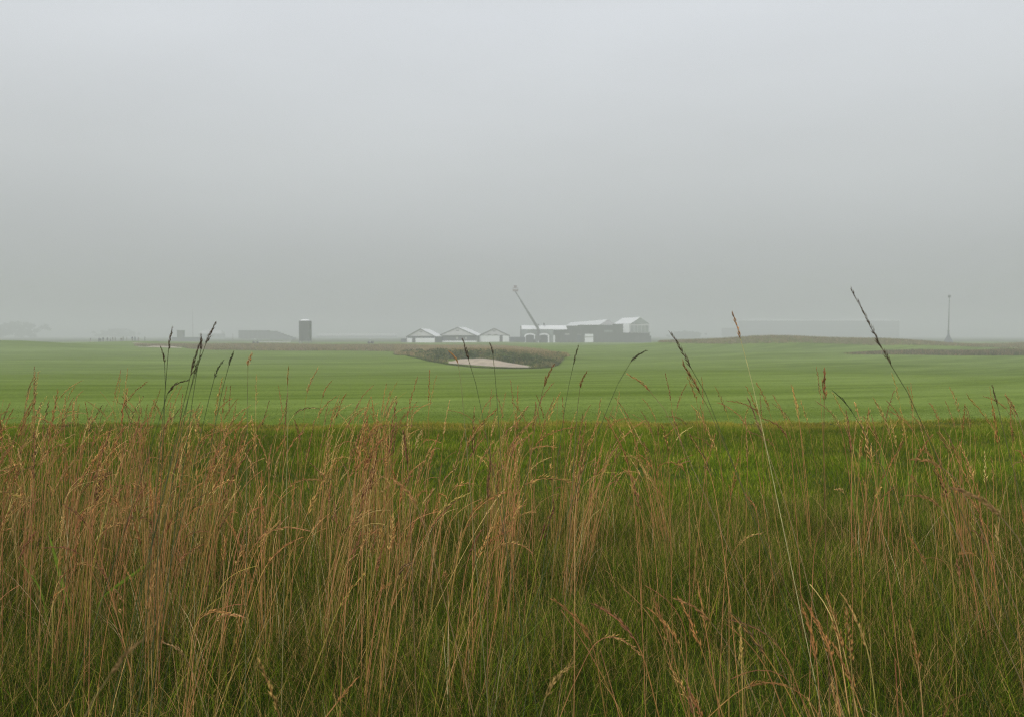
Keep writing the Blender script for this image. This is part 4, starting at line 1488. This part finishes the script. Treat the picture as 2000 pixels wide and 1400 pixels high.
POSES = [make_person(p) for p in ((0.0, 0, 0.0), (0.8, 0, 0.03), (0.15, 1, 0.02), (-0.5, 0, 0.05))]
ORD = ['leftmost person, standing apart from the distant group', 'second person from the left, close beside the third', 'third person from the left, close beside the second',
       'fourth person from the left in the distant group', 'fifth person from the left, standing clear of both neighbours', 'sixth person from the left in the distant group',
       'seventh person from the left in the distant group', 'eighth person from the left, at the middle of the distant group', 'ninth person from the left, touching the tenth',
       'tenth person from the left, touching the ninth', 'eleventh person from the left in the distant group', 'fourth person from the right end of the distant group',
       'third person from the right end of the distant group', 'second person from the right end of the distant group', 'rightmost person of the distant group, beside the small sand bunker']
for i, (px, lab) in enumerate(zip([177, 193.5, 197, 201.5, 210, 216, 220.5, 225.5, 237, 240.5, 247.5, 258.5, 264, 270.5, 283], ORD)):
    d = 292 + (i * 37 % 11) * 1.3
    me = POSES[i % 4].copy()
    n = len(me.vertices)
    co = np.zeros(n * 3, np.float32)
    me.vertices.foreach_get('co', co)
    z = co.reshape(-1, 3)[:, 2]
    top = pick([(0.12, 0.13, 0.18), (0.16, 0.16, 0.16), (0.26, 0.26, 0.27), (0.14, 0.12, 0.12)], [.3, .3, .2, .2], 1)[0]
    leg = pick([(0.12, 0.12, 0.13), (0.24, 0.21, 0.17)], [.6, .4], 1)[0]
    c = np.where((z > .93)[:, None], top, leg)
    c = np.where((z > 1.53)[:, None], np.array([0.35, 0.22, 0.16]), c)
    c = np.where((z > 1.68)[:, None], np.array([0.05, 0.04, 0.03]), c)
    at = me.color_attributes.new('col', 'FLOAT_COLOR', 'POINT')
    cc = np.ones((n, 4), np.float32)
    cc[:, :3] = c
    at.data.foreach_set('color', cc.ravel())
    me.materials.clear()
    me.materials.append(M_CLOTH)
    me.polygons.foreach_set('use_smooth', np.ones(len(me.polygons), bool))
    o = bpy.data.objects.new('person', me)
    COL.objects.link(o)
    o.location = ground_at(px, d, 0.0)
    o.rotation_euler = (0, 0, RNG.uniform(-2.5, 2.5))
    s = RNG.uniform(0.97, 1.06)
    o.scale = (s, s, s)
    tag(o, lab + ' on the foggy fairway' if len(lab.split()) < 12 else lab, 'person', 'people standing on the far fairway')


# ------------------------------------------------------------------ fog
FOG = 0.0017
m = bpy.data.materials.new('fog_air')
m.use_nodes = True
nt = m.node_tree
nt.nodes.clear()
out = nt.nodes.new('ShaderNodeOutputMaterial')
pv = nt.nodes.new('ShaderNodeVolumePrincipled')
pv.inputs['Color'].default_value = (0.752, 0.770, 0.800, 1)
pv.inputs['Density'].default_value = FOG
pv.inputs['Anisotropy'].default_value = 0.0
nt.links.new(pv.outputs['Volume'], out.inputs['Volume'])
haze = MB().box(-3080, 3080, -3080, 3080, -6.2, 33).build('haze', m)
tag(haze, 'even pale fog lying over the whole course', 'fog', kind='stuff')

# ------------------------------------------------------------------ sky, sun, camera, render
SUN_EL, SUN_AZ = math.radians(38), math.radians(200)   # azimuth from north (+Y), clockwise
w = bpy.data.worlds.new('World')
SC.world = w
w.use_nodes = True
nt = w.node_tree
bg = nt.nodes['Background']
sky = nt.nodes.new('ShaderNodeTexSky')
sky.sky_type = 'NISHITA'
sky.sun_disc = False
sky.sun_elevation = SUN_EL
sky.sun_rotation = SUN_AZ
sky.dust_density = 6
hs = nt.nodes.new('ShaderNodeHueSaturation')      # a cloud deck scatters the blue away
hs.inputs['Saturation'].default_value = 0.10
tc = nt.nodes.new('ShaderNodeTexCoord')
sep = nt.nodes.new('ShaderNodeSeparateXYZ')
nt.links.new(tc.outputs['Generated'], sep.inputs[0])
rp = nt.nodes.new('ShaderNodeValToRGB')           # overcast luminance: grey at the horizon, bright overhead
el = rp.color_ramp.elements
el[0].position, el[0].color = 0.0, (0.40, 0.40, 0.405, 1)
el[1].position, el[1].color = 1.0, (1.0, 1.0, 1.0, 1)
for p, c in ((0.06, (0.50, 0.52, 0.528)), (0.2, (0.665, 0.692, 0.708)), (0.36, (0.82, 0.855, 0.90))):
    e = el.new(p)
    e.color = c + (1,)
nt.links.new(sep.outputs['Z'], rp.inputs['Fac'])
flat = mix_col(nt, 0.85, sky.outputs['Color'], (6.0, 6.1, 6.15))
nt.links.new(flat, hs.inputs['Color'])
mu = nt.nodes.new('ShaderNodeMix')
mu.data_type = 'RGBA'
mu.blend_type = 'MULTIPLY'
mu.inputs[0].default_value = 1.0
nt.links.new(hs.outputs['Color'], mu.inputs[6])
nt.links.new(rp.outputs['Color'], mu.inputs[7])
cmap = nt.nodes.new('ShaderNodeMapping')            # faint unevenness of the cloud base
cmap.inputs['Scale'].default_value = (1.0, 1.0, 3.5)
nt.links.new(tc.outputs['Generated'], cmap.inputs['Vector'])
cn = nt.nodes.new('ShaderNodeTexNoise')
cn.inputs['Scale'].default_value = 1.7
cn.inputs['Detail'].default_value = 4
nt.links.new(cmap.outputs['Vector'], cn.inputs['Vector'])
cr = nt.nodes.new('ShaderNodeMapRange')
cr.inputs['From Min'].default_value = 0.3
cr.inputs['From Max'].default_value = 0.7
cr.inputs['To Min'].default_value = 0.955
cr.inputs['To Max'].default_value = 1.045
nt.links.new(cn.outputs['Fac'], cr.inputs['Value'])
cv = nt.nodes.new('ShaderNodeVectorMath')
cv.operation = 'SCALE'
nt.links.new(mu.outputs[2], cv.inputs[0])
nt.links.new(cr.outputs['Result'], cv.inputs['Scale'])
nt.links.new(cv.outputs['Vector'], bg.inputs['Color'])
bg.inputs['Strength'].default_value = 0.12

sl = bpy.data.lights.new('sun', 'SUN')
sl.energy = 1.5
sl.angle = math.radians(18)
sl.color = (1.0, 0.97, 0.93)
so = bpy.data.objects.new('sun', sl)
COL.objects.link(so)
dv = Vector((math.sin(SUN_AZ) * math.cos(SUN_EL), math.cos(SUN_AZ) * math.cos(SUN_EL), math.sin(SUN_EL)))
so.rotation_euler = dv.to_track_quat('Z', 'Y').to_euler()
so.location = dv * 60

cd = bpy.data.cameras.new('camera')
cd.sensor_width = 36.0
cd.lens = 36.0 * F / 2000.0
cd.clip_start = 0.05
cd.clip_end = 8000
cd.dof.use_dof = True
cd.dof.focus_distance = 3.0
cd.dof.aperture_fstop = 6.2
co = bpy.data.objects.new('camera', cd)
COL.objects.link(co)
co.location = (0, 0, CH)
co.rotation_euler = (math.pi / 2 - TILT, 0, 0)
SC.camera = co

SC.render.resolution_x, SC.render.resolution_y = 1024, 716
vs = SC.view_settings
vs.view_transform = 'Standard'
vs.look = 'None'
vs.gamma = 1.0
vs.exposure = 0.36
vs.use_curve_mapping = False
cy = SC.cycles
cy.max_bounces = 5
cy.diffuse_bounces = 2
cy.glossy_bounces = 2
cy.transmission_bounces = 3
cy.volume_bounces = 2
cy.transparent_max_bounces = 4
cy.caustics_reflective = False
cy.caustics_refractive = False
cy.sample_clamp_indirect = 4.0
cy.use_denoising = True
cy.denoising_prefilter = 'NONE'
cy.filter_width = 1.1
